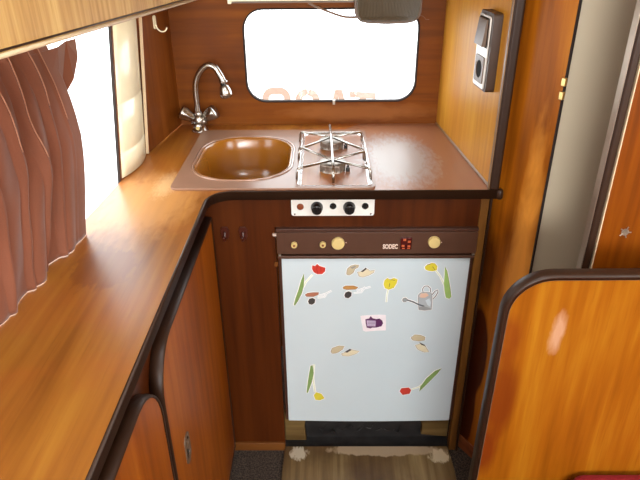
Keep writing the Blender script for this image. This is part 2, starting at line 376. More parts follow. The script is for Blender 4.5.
# ================================================================ SETTING
struct(link('floor', box(B(), -0.60, 1.35, -1.7, 1.90, -0.03, 0.0), M['carpet']))
bm = B(); slab(bm, [(-0.62, -1.75), (1.45, -1.75), (1.45, 1.90), (-0.62, 1.90)], [[(-0.15, 0.10), (0.35, 0.10), (0.35, 0.60), (-0.15, 0.60)]], 1.95, 1.97)
struct(link('ceiling', bm, M['ceiling']))
# back wall with the rounded window opening
WX0, WX1, WZ0, WZ1 = -0.229, 0.265, 0.921, 1.178
wcx, wcz, ww, wh = (WX0+WX1)/2, (WZ0+WZ1)/2, WX1-WX0, WZ1-WZ0
bm = B(); slab(bm, [(-0.60, 0.0), (1.35, 0.0), (1.35, 1.95), (-0.60, 1.95)], [rrect(wcx, wcz, ww, wh, 0.055, 8)], 1.766, 1.776, XZ)
struct(link('wall_back', bm, M['back']))
wr = sroot('window_1', (wcx, 1.766, WZ0))
bm = B(); sweep(bm, rrect(wcx, wcz, ww, wh, 0.055, 8), [(-0.004, 1.765), (-0.003, 1.763), (0.000, 1.763), (0.001, 1.765), (0.001, 1.777), (-0.004, 1.777)], XZ, True)
link('window_gasket', bm, M['gasket'], wr)
bm = B(); slab(bm, rrect(wcx, wcz, ww+0.02, wh+0.02, 0.06, 8), [], 1.7775, 1.780, XZ); link('window_pane', bm, M['glass'], wr)
bm = B(); box(bm, wcx+0.005, wcx+0.012, 1.752, 1.764, WZ0-0.008, WZ0+0.005); link('catch', bm, M['screw'], wr)

# left wall: slightly flared towards the camera, big window opening
A0, A1 = (-0.53, 0.55), (-0.4765, 1.50)
def lw(y, off=0.0):  # x of the left wall at y
    t = (y - A0[1]) / (A1[1] - A0[1]); return A0[0] + t * (A1[0] - A0[0]) + off
def LW(u, v, w_): return (lw(u, w_), u, v)
bm = B(); slab(bm, [(-1.70, 0.0), (1.60, 0.0), (1.60, 1.95), (-1.70, 1.95)],
    [[(0.05, 0.842), (1.318, 0.842), (1.425, 1.22), (1.425, 1.42), (0.05, 1.42)]], -0.008, -0.004, LW)
struct(link('wall_left', bm, M['corner']))
wr = sroot('window_2', (lw(0.7), 0.7, 0.855))
op = [(0.05, 0.842), (1.318, 0.842), (1.425, 1.22), (1.425, 1.42), (0.05, 1.42)]
bm = B(); sweep(bm, op, [(-0.001, -0.003), (0.002, -0.003), (0.002, -0.009), (-0.001, -0.009)], LW, True)
link('window_frame', bm, M['gasket'], wr)
bm = B(); slab(bm, op, [], -0.012, -0.0095, LW); link('window_pane', bm, M['glass'], wr)
# cream bowed side strip between window and corner panel, with two seams
bm = B(); NZ = [0.853, 0.905, 0.908, 0.911, 1.015, 1.018, 1.021, 1.30]
rows = []
for z in NZ:
    t = (z - 0.853) / 0.367; y0 = 1.334 + 0.103 * t; y1 = 1.508 + 0.082 * min(t, 1.3); row = []
    dip = -0.0025 if z in (0.908, 1.018) else 0.0
    for k in range(13):
        s = k / 12; row.append(bm.verts.new((lw(y0 + (y1-y0)*s, -0.003 + 0.016 * math.sin(PI * s) ** 0.8 + dip), y0 + (y1-y0)*s, z)))
    rows.append(row)
for a, b_ in zip(rows, rows[1:]):
    for k in range(12): bm.faces.new((a[k], a[k+1], b_[k+1], b_[k]))
o = link('trim_1', bm, M['cream'], smooth=True); struct(o)
md = o.modifiers.new('s', 'SOLIDIFY'); md.thickness = 0.004
# angled corner panel
def CP(u, v, w_):
    return (-0.4765 + u * 0.0365/0.266 + w_, 1.50 + u, v)
bm = B(); slab(bm, [(0.007, 0.852), (0.30, 0.852), (0.30, 1.95), (0.09, 1.95), (0.09, 1.22)], [], 0.0, 0.003, CP)
struct(link('wall_corner', bm, M['corner']))
bm = B(); sweep(bm, [(0.007, 0.852), (0.09, 1.22), (0.09, 1.95)], [(-0.001, -0.001), (0.002, -0.001), (0.002, 0.006), (-0.001, 0.006)], CP)
struct(link('trim_2', bm, M['trimlight']))

# right partition above the worktop
def RP(u, v, w_):  # u = y
    t = (u - 1.271) / (1.766 - 1.271); return (0.380 + t * (0.337 - 0.380) + w_, u, v)
bm = B(); slab(bm, [(1.268, 0.852), (1.766, 0.852), (1.766, 1.95), (1.268, 1.95)], [], 0.0, 0.014, RP)
struct(link('wall_right', bm, M['partition']))
bm = B(); box(bm, 0.374, 0.396, 1.253, 1.270, 0.851, 1.95); struct(link('trim_3', bm, M['trim'], bevel=0.006, segs=3))
bm = B(); box(bm, 0.3720, 0.3745, 1.258, 1.270, 0.851, 1.95); struct(link('trim_4', bm, M['trimtan'], bevel=0.001))
bm = B(); sweep(bm, [(1.275, 0.8515), (1.764, 0.8515)], [(0.0, 0.0), (0.004, 0.0), (0.001, -0.004), (0.0, -0.004)], RP); struct(link('trim_5', bm, M['trimtan']))

# wardrobe panel beside the doorway
P0, P1 = Vector((0.386, 1.313)), Vector((0.471, 1.184)); WD = (P1 - P0).normalized(); WN = Vector((-WD.y, WD.x))
def WP(u, v, w_):
    p = P0 + WD * u + WN * w_; return (p.x, p.y, v)
WL = (P1 - P0).length
bm = B(); slab(bm, [(-0.003, 0.045), (WL, 0.045), (WL, 1.95), (-0.003, 1.95)], [], 0.0, 0.004, WP)
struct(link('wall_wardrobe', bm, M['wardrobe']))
bm = B(); slab(bm, [(WL, 0.045), (WL + 0.003, 0.045), (WL + 0.003, 1.95), (WL, 1.95)], [], -0.001, 0.005, WP); struct(link('trim_6', bm, M['gasket']))
bm = B(); slab(bm, [(-0.003, 0.0), (WL, 0.0), (WL, 0.045), (-0.003, 0.045)], [], -0.005, 0.018, WP); struct(link('baseboard_right', bm, M['redskirt'], bevel=0.002))
bm = B(); box(bm, 0.478, 1.345, 1.195, 1.215, 0.0, 1.95); struct(link('wall_washroom', bm, M['greywall']))
# right and front walls behind the camera with their windows
bm = B(); slab(bm, [(-1.75, 0.0), (1.90, 0.0), (1.90, 1.95), (-1.75, 1.95)], [[(-0.65, 1.05), (0.5, 1.05), (0.5, 1.65), (-0.65, 1.65)]], 1.35, 1.38, YZ)
struct(link('wall_side', bm, M['partition']))
bm = B(); slab(bm, [(-0.65, 0.0), (1.38, 0.0), (1.38, 1.95), (-0.65, 1.95)], [[(-0.5, 1.0), (1.1, 1.0), (1.1, 1.75), (-0.5, 1.75)]], -1.73, -1.70, XZ)
struct(link('wall_front', bm, M['partition']))

# wooden door standing at the right
dr = sroot('door_1', (0.52, 1.0, 0.0))
bm = B(); box(bm, 0.5165, 1.10, 1.0, 1.018, 0.02, 1.93); dl = link('door_leaf', bm, M['wdoor'], dr)
bm = B(); box(bm, 0.498, 0.5135, 0.997, 1.022, 0.02, 1.93); link('edge_trim', bm, M['trim'], dr, bevel=0.006, segs=3)
bm = B(); box(bm, 0.5140, 0.5165, 0.996, 1.019, 0.02, 1.93); link('piping', bm, M['trimlight'], dr, bevel=0.001)
bm = B(); box(bm, 0.4965, 0.4985, 1.001, 1.020, 0.02, 1.93); link('metal_edge', bm, M['alu'], dr, bevel=0.001)
bm = B(); lathe(bm, (0.5637, 1.0, 0.876), (0, -1, 0), [(0.0, 0.0005), (0.007, 0.001), (0.007, 0.0), (0.006, 0.0)], 16)
for k in range(5):
    a = k * 1.26; tube(bm, [(0.5637 + 0.004*math.cos(a), 0.999, 0.876 + 0.004*math.sin(a)), (0.5637 + 0.011*math.cos(a), 0.9985, 0.876 + 0.012*math.sin(a))], 0.0012, 6)
link('broken_latch', bm, M['alu'], dr)
for z, s in ((1.114, 1), (1.087, -1)):
    bm = B(); slab(bm, [(WL - 0.003, z - 0.008), (WL + 0.006, z - 0.008), (WL + 0.006, z + 0.008), (WL - 0.003, z + 0.008)], [], -0.006, 0.0, WP)
    o = link('hinge', bm, M['brass'], bevel=0.001)
    tag(o, ('upper' if s > 0 else 'lower') + ' of two small brass hinge knuckles on the wardrobe panel edge', 'hinge', 'brass hinges on the wardrobe edge')

# outside: a white wall with lettering, seen through the rear window
bm = B(); box(bm, -3, 3, 3.51, 3.6, -0.6, 0.75); struct(link('outside_wall', bm, M['white_out']))
sg = thing('painted_lettering', 'faded brown lettering on the white wall outside the rear window', 'sign', (-0.03, 3.505, 0.2))
T = 0.042
def ring(x0, x1, zt, h, r, gap=None):
    cx = (x0+x1)/2; bm = B(); out = rrect(cx, zt - h/2, x1-x0, h, r, 6); inn = rrect(cx, zt - h/2, x1-x0-2*T*0.85, h-2*T*1.1, r*0.55, 6)
    slab(bm, out, [inn], 3.502, 3.51, XZ)
    if gap:  # open the right side as in a C
        g = [v for v in bm.verts if v.co.x > cx + 0.2*(x1-x0) and abs(v.co.z - (zt-h/2)) < 0.0]
    return bm
def cletter(x0, x1, zt, h, r):
    bm = B(); cx = (x0+x1)/2; zc = zt - h/2; wo = x1-x0
    path = [(x1 - T/2, zt - 0.10), (x1 - T/2, zt - r)] + arc(x1 - r, zt - r, r - T/2, 0, 90, 5)[1:] + arc(x0 + r, zt - r, r - T/2, 90, 180, 5) + \
           arc(x0 + r, zt - h + r, r - T/2, 180, 270, 5) + arc(x1 - r, zt - h + r, r - T/2, 270, 360, 5) + [(x1 - T/2, zt - h + 0.10)]
    sweep(bm, path, [(-T*0.45, 3.502), (T*0.45, 3.502), (T*0.45, 3.51), (-T*0.45, 3.51)], XZ); return bm
link('letter', cletter(-0.372, -0.202, 0.530, 0.30, 0.065), M['peach'], sg)
bm = B(); sweep(bm, rrect(-0.104, 0.376, 0.148 - T, 0.29 - T, 0.05, 6), [(-T*0.45, 3.502), (T*0.45, 3.502), (T*0.45, 3.51), (-T*0.45, 3.51)], XZ, True); link('letter', bm, M['peach'], sg)
bm = B(); zt = 0.512
slab(bm, [(0.058, zt), (0.102, zt), (0.165, zt-0.28), (0.123, zt-0.28), (0.108, zt-0.20), (0.052, zt-0.20), (0.037, zt-0.28), (-0.005, zt-0.28)],
     [[(0.080, zt-0.04), (0.100, zt-0.16), (0.060, zt-0.16)]], 3.502, 3.51, XZ); link('letter', bm, M['peach'], sg)
bm = B(); zt = 0.503
slab(bm, [(0.145, zt), (0.300, zt-0.010), (0.300, zt-0.045), (0.243, zt-0.040), (0.243, zt-0.27), (0.203, zt-0.27), (0.203, zt-0.036), (0.145, zt-0.034)], [], 3.502, 3.51, XZ)
link('letter', bm, M['peach'], sg)

# ================================================================ WORKTOP
CT = 0.85; FR = 1.257; LX = -0.266; FIL = 0.055
edge = [(LX, 0.20), (LX, FR - FIL)] + arc(LX + FIL, FR - FIL, FIL, 180, 90, 8)[1:] + [(0.385, FR)]
outer = edge + [(0.385, 1.285), (0.336, 1.764), (-0.437, 1.764), (lw(1.50, -0.0035), 1.495), (lw(0.20, -0.0035), 0.20)]
bcx, bcy, bw, bh = -0.208, 1.470, 0.240, 0.310
bm = B(); slab(bm, outer, [rrect(bcx, bcy, bw + 0.004, bh + 0.004, 0.10, 8)], 0.830, CT)
wt = thing('worktop', 'L-shaped varnished wooden worktop running under both windows, with dark rubber edge', 'worktop', (-0.2, 1.2, 0.82))
link('top', bm, M['counter'], wt)
eo = edge[:-1] + [(0.400, FR)]
bm = B(); sweep(bm, eo, dprof(0.0, -0.0001, 0.0, 1.0)[:0] or [(-0.001, 0.829), (0.003, 0.829), (0.0048, 0.832), (0.0055, 0.837), (0.0055, 0.845), (0.0045, 0.8495), (0.002, 0.8515), (-0.003, 0.8515), (-0.001, 0.850)])
link('edge_trim', bm, M['trim'], wt, smooth=True)
# rounded end knob of the edge trim
bm = B(); lathe(bm, (0.400, FR + 0.002, 0.8285), (0, 0, 1), [(0.0, 0), (0.006, 0.0), (0.0078, 0.004), (0.008, 0.012), (0.0075, 0.019), (0.005, 0.0235), (0.0, 0.0235)], 20)
link('trim_end', bm, M['trim'], wt, smooth=True)

# ================================================================ SINK + HOB UNIT
SX0, SX1, SY0, SY1 = -0.360, 0.116, 1.263, 1.694
sh = thing('sink_unit', 'mauve-brown enamelled sink plate with ochre bowl and steel hob tray set in the worktop', 'sink', (-0.12, 1.48, 0.85))
def rim(s, z0, z1, x0=SX0, x1=SX1, y0=SY0, y1=SY1, r=0.02): pass
bowl_o = rrect(bcx, bcy, bw, bh, 0.10, 8)
hob_o = rrect(0.022, 1.474, 0.172, 0.392, 0.012, 4)
plate = rrect((SX0+SX1)/2, (SY0+SY1)/2, SX1-SX0, SY1-SY0, 0.018, 5)
bm = B(); slab(bm, plate, [bowl_o, hob_o], CT + 0.0005, CT + 0.0055); link('sink_plate', bm, M['sinkplate'], sh, bevel=0.002, segs=2)
# raised outline round the bowl
bm = B(); sweep(bm, rrect(bcx, bcy, bw + 0.012, bh + 0.012, 0.105, 8), [(-0.003, CT+0.005), (-0.002, CT+0.0075), (0.001, CT+0.008), (0.004, CT+0.0065), (0.004, CT+0.005)], XY, True)
link('bowl_rim', bm, M['rim'], sh, smooth=True)
bm = B(); rings = []
for (k, z) in ((0.0, 0.0065), (0.003, 0.0055), (0.006, 0.0), (0.010, -0.03), (0.016, -0.08), (0.026, -0.104), (0.045, -0.115), (0.085, -0.119)):
    lp = rrect(bcx, bcy, bw - 2*k, bh - 2*k, max(0.02, 0.10 - k*0.6), 8); rings.append([bm.verts.new((x, y, CT + z)) for x, y in lp])
for a, b_ in zip(rings, rings[1:]):
    n_ = len(a)
    for k in range(n_): bm.faces.new((a[k], a[(k+1) % n_], b_[(k+1) % n_], b_[k]))
bm.faces.new(rings[-1])
bo = link('bowl', bm, M['bowl'], sh, smooth=True); md = bo.modifiers.new('s', 'SOLIDIFY'); md.thickness = 0.0015; md.offset = -1
bm = B(); lathe(bm, (bcx + 0.045, bcy - 0.02, CT - 0.1195), (0, 0, 1), [(0.0, 0.002), (0.010, 0.002), (0.017, 0.004), (0.021, 0.003), (0.022, 0.0), (0.0, 0.0)], 24)
link('drain', bm, M['chrome'], sh, smooth=True)
# hob tray: pressed steel with raised rim and sunk floor
bm = B(); rings = []
for (k, z) in ((-0.002, 0.0055), (-0.001, 0.0060), (0.000, 0.0060), (0.001, 0.0055), (0.005, 0.001), (0.014, -0.003), (0.022, -0.005)):
    lp = rrect(0.022, 1.474, 0.172 - 2*k, 0.392 - 2*k, max(0.006, 0.014 - k*0.1), 4); rings.append([bm.verts.new((x, y, CT + z)) for x, y in lp])
for a, b_ in zip(rings, rings[1:]):
    n_ = len(a)
    for k in range(n_): bm.faces.new((a[k], a[(k+1) % n_], b_[(k+1) % n_], b_[k]))
lo, hi = rings[-1], None
vs = []
f_ = bm.faces.new(lo)
ht = link('hob_tray', bm, M['steel'], sh, smooth=True)
hr = sub(ht, sh)
for by in (1.392, 1.560):
    # dished ring round each burner, then burner body and cap
    bm = B(); lathe(bm, (0.018, by, CT - 0.007), (0, 0, 1), [(0.0, 0.0015), (0.052, 0.0015), (0.060, 0.004), (0.066, 0.0055), (0.070, 0.003), (0.0, 0.0)], 32)
    link('burner_dish', bm, M['steel'], hr, smooth=True)
    bm = B(); lathe(bm, (0.018, by, CT - 0.005), (0, 0, 1), [(0.0, 0.0), (0.034, 0.0), (0.031, 0.008), (0.030, 0.010), (0.030, 0.020), (0.032, 0.021), (0.0, 0.021)], 28)
    for k in range(20):
        a = 2*PI*k/20; tube(bm, [(0.018 + 0.0295*math.cos(a), by + 0.0295*math.sin(a), CT + 0.002), (0.018 + 0.0295*math.cos(a), by + 0.0295*math.sin(a), CT + 0.014)], 0.0022, 6)
    link('burner', bm, M['burner'], hr)
    bm = B(); lathe(bm, (0.018, by, CT + 0.016), (0, 0, 1), [(0.0, 0.0), (0.034, 0.0), (0.035, 0.002), (0.033, 0.0045), (0.012, 0.0065), (0.010, 0.0055), (0.0, 0.0055)], 28)
    link('burner_cap', bm, M['burner'], hr, smooth=True)
    bm = B(); lathe(bm, (0.056, by - 0.012, CT - 0.004), (0, 0, 1), [(0.0, 0), (0.005, 0.0), (0.005, 0.012), (0.003, 0.015), (0.002, 0.022), (0.0, 0.022)], 12)
    link('igniter', bm, M['black'], hr)
# wire pan support
ps = thing('pan_support', 'bent chrome wire pan support standing over the two gas burners', 'pan stand', (0.018, 1.478, CT))
gz = 0.882; R_ = 0.0032
n1 = (0.016, 1.548, gz); n2 = (0.018, 1.372, gz)
bm = B(); tube(bm, [(0.013, 1.645, gz + 0.002), (0.016, 1.548, gz + 0.003), (0.018, 1.372, gz + 0.003), (0.019, 1.312, gz), (0.019, 1.302, gz - 0.006), (0.019, 1.300, CT + 0.003)], 0.0034, 10); link('spine', bm, M['chrome'], ps, smooth=True)
arms = [((n1), (-0.066, 1.590), 1), ((n1), (0.098, 1.588), 1), ((n1), (-0.065, 1.452), 0), ((n1), (0.096, 1.447), 0),
        ((n2), (-0.065, 1.468), 0), ((n2), (0.098, 1.432), 0), ((n2), (-0.064, 1.318), -1), ((n2), (0.104, 1.316), -1)]
for (a, e, k) in arms:
    sx = 1 if e[0] > 0 else -1
    bm = B(); e3 = Vector((e[0], e[1], gz)); a3 = Vector(a); d = (e3 - a3).normalized()
    pts = [a3, e3 - d * 0.006, e3 + Vector((0, 0, -0.002)), e3 + d * 0.003 + Vector((0, 0, -0.008)), Vector((e[0] + d.x*0.004, e[1] + d.y*0.004, CT + 0.006))]
    tube(bm, pts, R_, 8); link('arm', bm, M['chrome'], ps, smooth=True)

# ================================================================ FAUCET
fc = thing('faucet', 'chrome swan-neck mixer tap with two fluted handles behind the sink', 'faucet', (-0.370, 1.712, CT))
fx, fy = -0.369, 1.706
bm = B(); lathe(bm, (fx, fy, CT + 0.0), (0, 0, 1), [(0.0, 0), (0.024, 0.0), (0.024, 0.004), (0.019, 0.007), (0.018, 0.022), (0.020, 0.030), (0.019, 0.040), (0.014, 0.048), (0.011, 0.050), (0.0, 0.050)], 24)
lathe(bm, (fx, fy, CT + 0.026), Vector((-0.9, -0.1, 0.25)), [(0.0, 0), (0.013, 0.0), (0.012, 0.022), (0.0, 0.022)], 18)
lathe(bm, (fx, fy, CT + 0.026), Vector((0.9, -0.1, 0.25)), [(0.0, 0), (0.013, 0.0), (0.012, 0.022), (0.0, 0.022)], 18)
lathe(bm, (fx, fy, CT + 0.022), Vector((0, -1, -0.15)), [(0.0, 0), (0.013, 0.0), (0.0125, 0.028), (0.010, 0.032), (0.0, 0.032)], 18)
link('body', bm, M['chrome'], fc, smooth=True)
bm = B(); lathe(bm, Vector((fx, fy, CT + 0.022)) + Vector((0, -1, -0.15)).normalized() * 0.032, (0, -1, -0.15), [(0.0, 0), (0.006, 0.0), (0.005, 0.002), (0.0, 0.002)], 14)
link('cap_button', bm, M['knobcream'], fc)
for s in (-1, 1):
    ax = Vector((s * 0.80, -0.1, 0.52)).normalized(); bs = Vector((fx, fy, CT + 0.028)) + ax * 0.016
    bm = B(); u = ax.orthogonal().normalized(); v = ax.cross(u); rings = []
    for r, h in ((0.009, 0.0), (0.011, 0.004), (0.013, 0.010), (0.0195, 0.030), (0.0215, 0.042), (0.0195, 0.045), (0.0001, 0.046)):
        rings.append([bm.verts.new(bs + ax*h + (u*math.cos(2*PI*k/36) + v*math.sin(2*PI*k/36)) * r * (1 + (0.10 * math.cos(6*2*PI*k/36) if 0.004 < h < 0.037 else 0))) for k in range(36)])
    for a, b_ in zip(rings, rings[1:]):
        for k in range(36): bm.faces.new((a[k], a[(k+1) % 36], b_[(k+1) % 36], b_[k]))
    bm.faces.new(rings[0]); bm.faces.new(rings[-1]); link('handle', bm, M['chrome'], fc, smooth=True)
bm = B(); lathe(bm, (fx, fy, CT + 0.048), (0, 0, 1), [(0.0, 0), (0.0115, 0.0), (0.0125, 0.004), (0.0115, 0.009), (0.008, 0.012), (0.0, 0.012)], 20); link('collar', bm, M['chrome'], fc, smooth=True)
k_ = 1.0
bm = B(); tube(bm, [(fx, fy, CT+0.055), (fx-0.001, fy-0.001, 0.945), (fx+0.001, fy-0.003, 0.985), (-0.355, 1.700, 1.018), (-0.330, 1.694, 1.041), (-0.308, 1.690, 1.038), (-0.294, 1.687, 1.018), (-0.286, 1.686, 1.000)], 0.0088, 16, 6)
link('spout', bm, M['chrome'], fc, smooth=True)
bm = B(); lathe(bm, (-0.286, 1.686, 1.003), (0.05, 0, -1), [(0.0, 0), (0.0115, 0.0), (0.0125, 0.003), (0.0115, 0.007), (0.0, 0.007)], 18); link('spout_ring', bm, M['chrome'], fc, smooth=True)
bm = B(); lathe(bm, (-0.2888, 1.686, 0.997), (0.05, 0, -1), [(0.0, 0), (0.007, 0.0), (0.007, 0.006), (0.0, 0.006)], 16); link('rubber_joint', bm, M['black'], fc, smooth=True)
bm = B(); lathe(bm, (-0.285, 1.686, 0.991), (0.16, 0, -1), [(0.0, 0), (0.009, 0.001), (0.013, 0.006), (0.016, 0.016), (0.0178, 0.028), (0.016, 0.036), (0.012, 0.038), (0.0, 0.038)], 24); link('aerator', bm, M['chrome'], fc, smooth=True)

# ================================================================ FRONT OF THE KITCHEN UNIT
ku = thing('kitchen_unit', 'dark brown wooden kitchen front under the worktop, around the fridge', 'cabinet', (-0.2, 1.29, 0.0))
bm = B(); slab(bm, [(-0.290, 0.032), (-0.122, 0.032), (-0.122, 0.748), (0.364, 0.748), (0.364, 0.829), (-0.290, 0.829)], [], 1.277, 1.292, XZ); link('front_panel', bm, M['front'], ku)
bm = B(); box(bm, -0.290, -0.122, 1.272, 1.292, 0.0, 0.030); link('skirting', bm, M['skirt'], ku, bevel=0.002)
bm = B(); box(bm, 0.3645, 0.3845, 1.274, 1.300, 0.0, 0.829); link('side_post', bm, M['post'], ku, bevel=0.002)
bm = B(); box(bm, 0.3850, 0.3900, 1.270, 1.300, 0.0, 0.829); link('rubber_strip', bm, M['trim'], ku, bevel=0.001)
bm = B(); box(bm, -0.124, 0.3645, 1.325, 1.335, 0.0, 0.118); box(bm, -0.124, 0.3645, 1.2775, 1.325, 0.0008, 0.003); link('kick_sheet_gap_shade', bm, M['void'], ku)  # kick sheet, plus a dark floor strip painting the gap's shade over the carpet
bm = B(); slab(bm, [(-0.124, 0.005), (-0.060, 0.005), (-0.064, 0.06), (-0.060, 0.118), (-0.124, 0.118)], [], 1.308, 1.324, XZ); link('wood_block', bm, M['board'], ku, bevel=0.002)
bm = B(); slab(bm, [(0.285, 0.030), (0.3645, 0.020), (0.3645, 0.118), (0.290, 0.118), (0.280, 0.09), (0.287, 0.06)], [], 1.308, 1.324, XZ); link('wood_block', bm, M['board'], ku, bevel=0.002)
bm = B(); random.seed(9)
for k in range(9):
    x = -0.02 + k * 0.028; z = 0.035 + random.uniform(-0.01, 0.02)
    tube(bm, [(x, 1.322, z), (x + random.uniform(0.005, 0.018), 1.320, z + random.uniform(-0.012, 0.015)), (x + 0.02, 1.322, z + random.uniform(-0.01, 0.02))], 0.0016, 5)
link('debris', bm, M['void'], ku)

# burner control plate
cp = thing('burner_control_plate', 'white metal strip with two black gas knobs under the worktop edge', 'control panel', (0.016, 1.277, 0.776))
bm = B(); slab(bm, rrect(0.0175, 0.8035, 0.196, 0.049, 0.006, 4), [], 1.274, 1.277, XZ); link('face_plate', bm, M['plate_white'], cp, bevel=0.001)
for x in (-0.0200, 0.0560):
    bm = B(); lathe(bm, (x, 1.274, 0.802), (0, -1, 0), [(0.0, 0), (0.0145, 0.0), (0.0145, 0.004), (0.0125, 0.007), (0.0120, 0.018), (0.0105, 0.020), (0.0, 0.020)], 28)
    box(bm, x - 0.0025, x + 0.0025, 1.2515, 1.256, 0.792, 0.812)
    kn = link('gas_knob', bm, M['black'], cp, bevel=0.0008)
bm = B(); lathe(bm, (-0.0590, 1.274, 0.8035), (0, -1, 0), [(0.0, 0), (0.0082, 0.0), (0.0082, 0.002), (0.006, 0.0035), (0.0, 0.004)], 20); link('amber_button', bm, M['orange_lens'], cp)
for x in (0.0180, 0.0935):
    bm = B(); lathe(bm, (x, 1.274, 0.8045), (0, -1, 0), [(0.0, 0), (0.0080, 0.0), (0.0080, 0.002), (0.0055, 0.0045), (0.0, 0.0045)], 20); link('black_button', bm, M['black'], cp)
for x in (-0.0725, 0.1075):
    bm = B(); lathe(bm, (x, 1.274, 0.7835), (0, -1, 0), [(0.0, 0), (0.0022, 0.0), (0.0018, 0.001), (0.0, 0.001)], 10); link('screw', bm, M['black'], cp)

# two dark towel hooks
for i, x in enumerate((-0.2425, -0.1985)):
    hk = thing('towel_hook', ('left' if i == 0 else 'right') + ' one of two dark brown adhesive hooks on the brown front beside the fridge', 'hook', (x, 1.277, 0.715), 'dark adhesive hooks')
    bm = B(); slab(bm, [(x-0.009, 0.724), (x-0.006, 0.716), (x+0.006, 0.716), (x+0.010, 0.724), (x+0.011, 0.742), (x+0.006, 0.750), (x-0.006, 0.750), (x-0.011, 0.742)], [], 1.273, 1.277, XZ); link('hook_plate', bm, M['hook_dark'], hk, bevel=0.001)
    bm = B(); tube(bm, [(x, 1.272, 0.738), (x, 1.266, 0.726), (x, 1.260, 0.721), (x, 1.256, 0.726), (x, 1.255, 0.732)], 0.0032, 10, 4); link('hook_arm', bm, M['hook_dark'], hk, smooth=True)

# ================================================================ FRIDGE
fr = thing('fridge', 'small built-in caravan fridge with brown control strip and cool white door', 'fridge', (0.123, 1.28, 0.119))
bm = B(); box(bm, -0.117, 0.3635, 1.285, 1.70, 0.124, 0.716); link('cabinet', bm, M['browndark'], fr)
bm = B(); slab(bm, rrect(0.1235, 0.7110, 0.482, 0.058, 0.003, 2), [], 1.262, 1.284, XZ); pn = link('control_strip', bm, M['brownplastic'], fr, bevel=0.0015); pr_ = sub(pn, fr)
bm = B(); box(bm, -0.119, 0.3655, 1.266, 1.284, 0.740, 0.7475); link('top_trim', bm, M['browndark'], fr, bevel=0.001)
bm = B(); box(bm, -0.0995, -0.0985, 1.2612, 1.2625, 0.683, 0.739); link('strip_seam', bm, M['browndark'], pr_)
def knob(x, z, r, nm):
    bm = B(); lathe(bm, (x, 1.262, z), (0, -1, 0), [(0.0, 0), (r, 0.0), (r, 0.004), (r*0.93, 0.008), (r*0.85, 0.009), (0.0, 0.009)], 28); return link(nm, bm, M['knobcream'], pr_)
for x, z, r in ((-0.0755, 0.7095, 0.0078), (-0.0065, 0.7100, 0.0078)):
    bm = B(); lathe(bm, (x, 1.262, z), (0, -1, 0), [(0.0, 0), (0.0105, 0.0), (0.0105, 0.0015), (0.0, 0.0015)], 24); link('button_recess', bm, M['browndark'], pr_)
    knob(x, z, r, 'push_button')
    bm = B(); lathe(bm, (x, 1.2532, z), (0, -1, 0), [(0.0, 0), (0.003, 0.0), (0.003, 0.0006), (0.0, 0.0006)], 12); link('button_mark', bm, M['orange_lens'], pr_)
knob(0.0300, 0.7125, 0.0158, 'thermostat_knob'); knob(0.2605, 0.7150, 0.0150, 'thermostat_knob')
for x in (0.0495, 0.2785):
    bm = B(); lathe(bm, (x, 1.262, 0.713), (0, -1, 0), [(0.0, 0), (0.0014, 0.0), (0.0014, 0.0006), (0.0, 0.0006)], 8); link('dot_mark', bm, M['letter'], pr_)
bm = text_bm('SODEC', 0.0165, lambda c: (0.1562 + c.x * 0.68, 1.2617 - c.z, 0.6965 + c.y)); link('maker_lettering', bm, M['letter'], pr_)
bm = B(); box(bm, 0.1800, 0.2070, 1.2585, 1.2625, 0.6950, 0.7270); dp = link('rocker_switches', bm, M['display'], pr_, bevel=0.0008)
bm = B()
for x, z in ((0.1895, 0.7215), (0.2005, 0.7165), (0.1865, 0.7050), (0.2005, 0.7040), (0.1875, 0.6985), (0.2000, 0.6985)):
    box(bm, x - 0.0032, x + 0.0032, 1.2578, 1.2586, z - 0.0022 if z > 0.7 else z-0.001, z + 0.0030 if z > 0.7 else z+0.001)
link('switch_marks', bm, M['display_bit'], pr_)
# door: brown frame and enamel panel
bm = B(); slab(bm, [(-0.1165, 0.122), (0.3630, 0.122), (0.3635, 0.674), (-0.1170, 0.674)], [], 1.276, 1.2845, XZ); dd = link('door', bm, M['browndark'], fr, bevel=0.0015); ddr = sub(dd, fr)
bm = B(); bot = [(-0.1085 + 0.4630 * i / 12, 0.1210 - 0.004 * math.sin(PI * i / 12)) for i in range(13)]
slab(bm, bot + [(0.3560, 0.6620), (-0.1090, 0.6645)], [], 1.2735, 1.2775, XZ); link('door_panel', bm, M['door_white'], ddr, bevel=0.0012)
bm = B(); box(bm, -0.117, 0.3635, 1.265, 1.276, 0.6660, 0.6740); link('door_handle_lip', bm, M['brownplastic'], ddr, bevel=0.0015)
for x, z in ((-0.1120, 0.6790), (0.3590, 0.6800)):
    bm = B(); lathe(bm, (x, 1.268, z - 0.002), (0, -1, 0), [(0.0, 0), (0.0035, 0.0), (0.0035, 0.003), (0.0, 0.003)], 10); link('hinge_screw', bm, M['screw'], fr)
bm = B(); box(bm, -0.1270, -0.1180, 1.270, 1.2765, 0.7270, 0.7320); link('latch_pin', bm, M['letter'], fr)
bm = B(); box(bm, -0.1265, -0.1180, 1.273, 1.2765, 0.640, 0.652); link('latch_pin', bm, M['skirt'], fr)

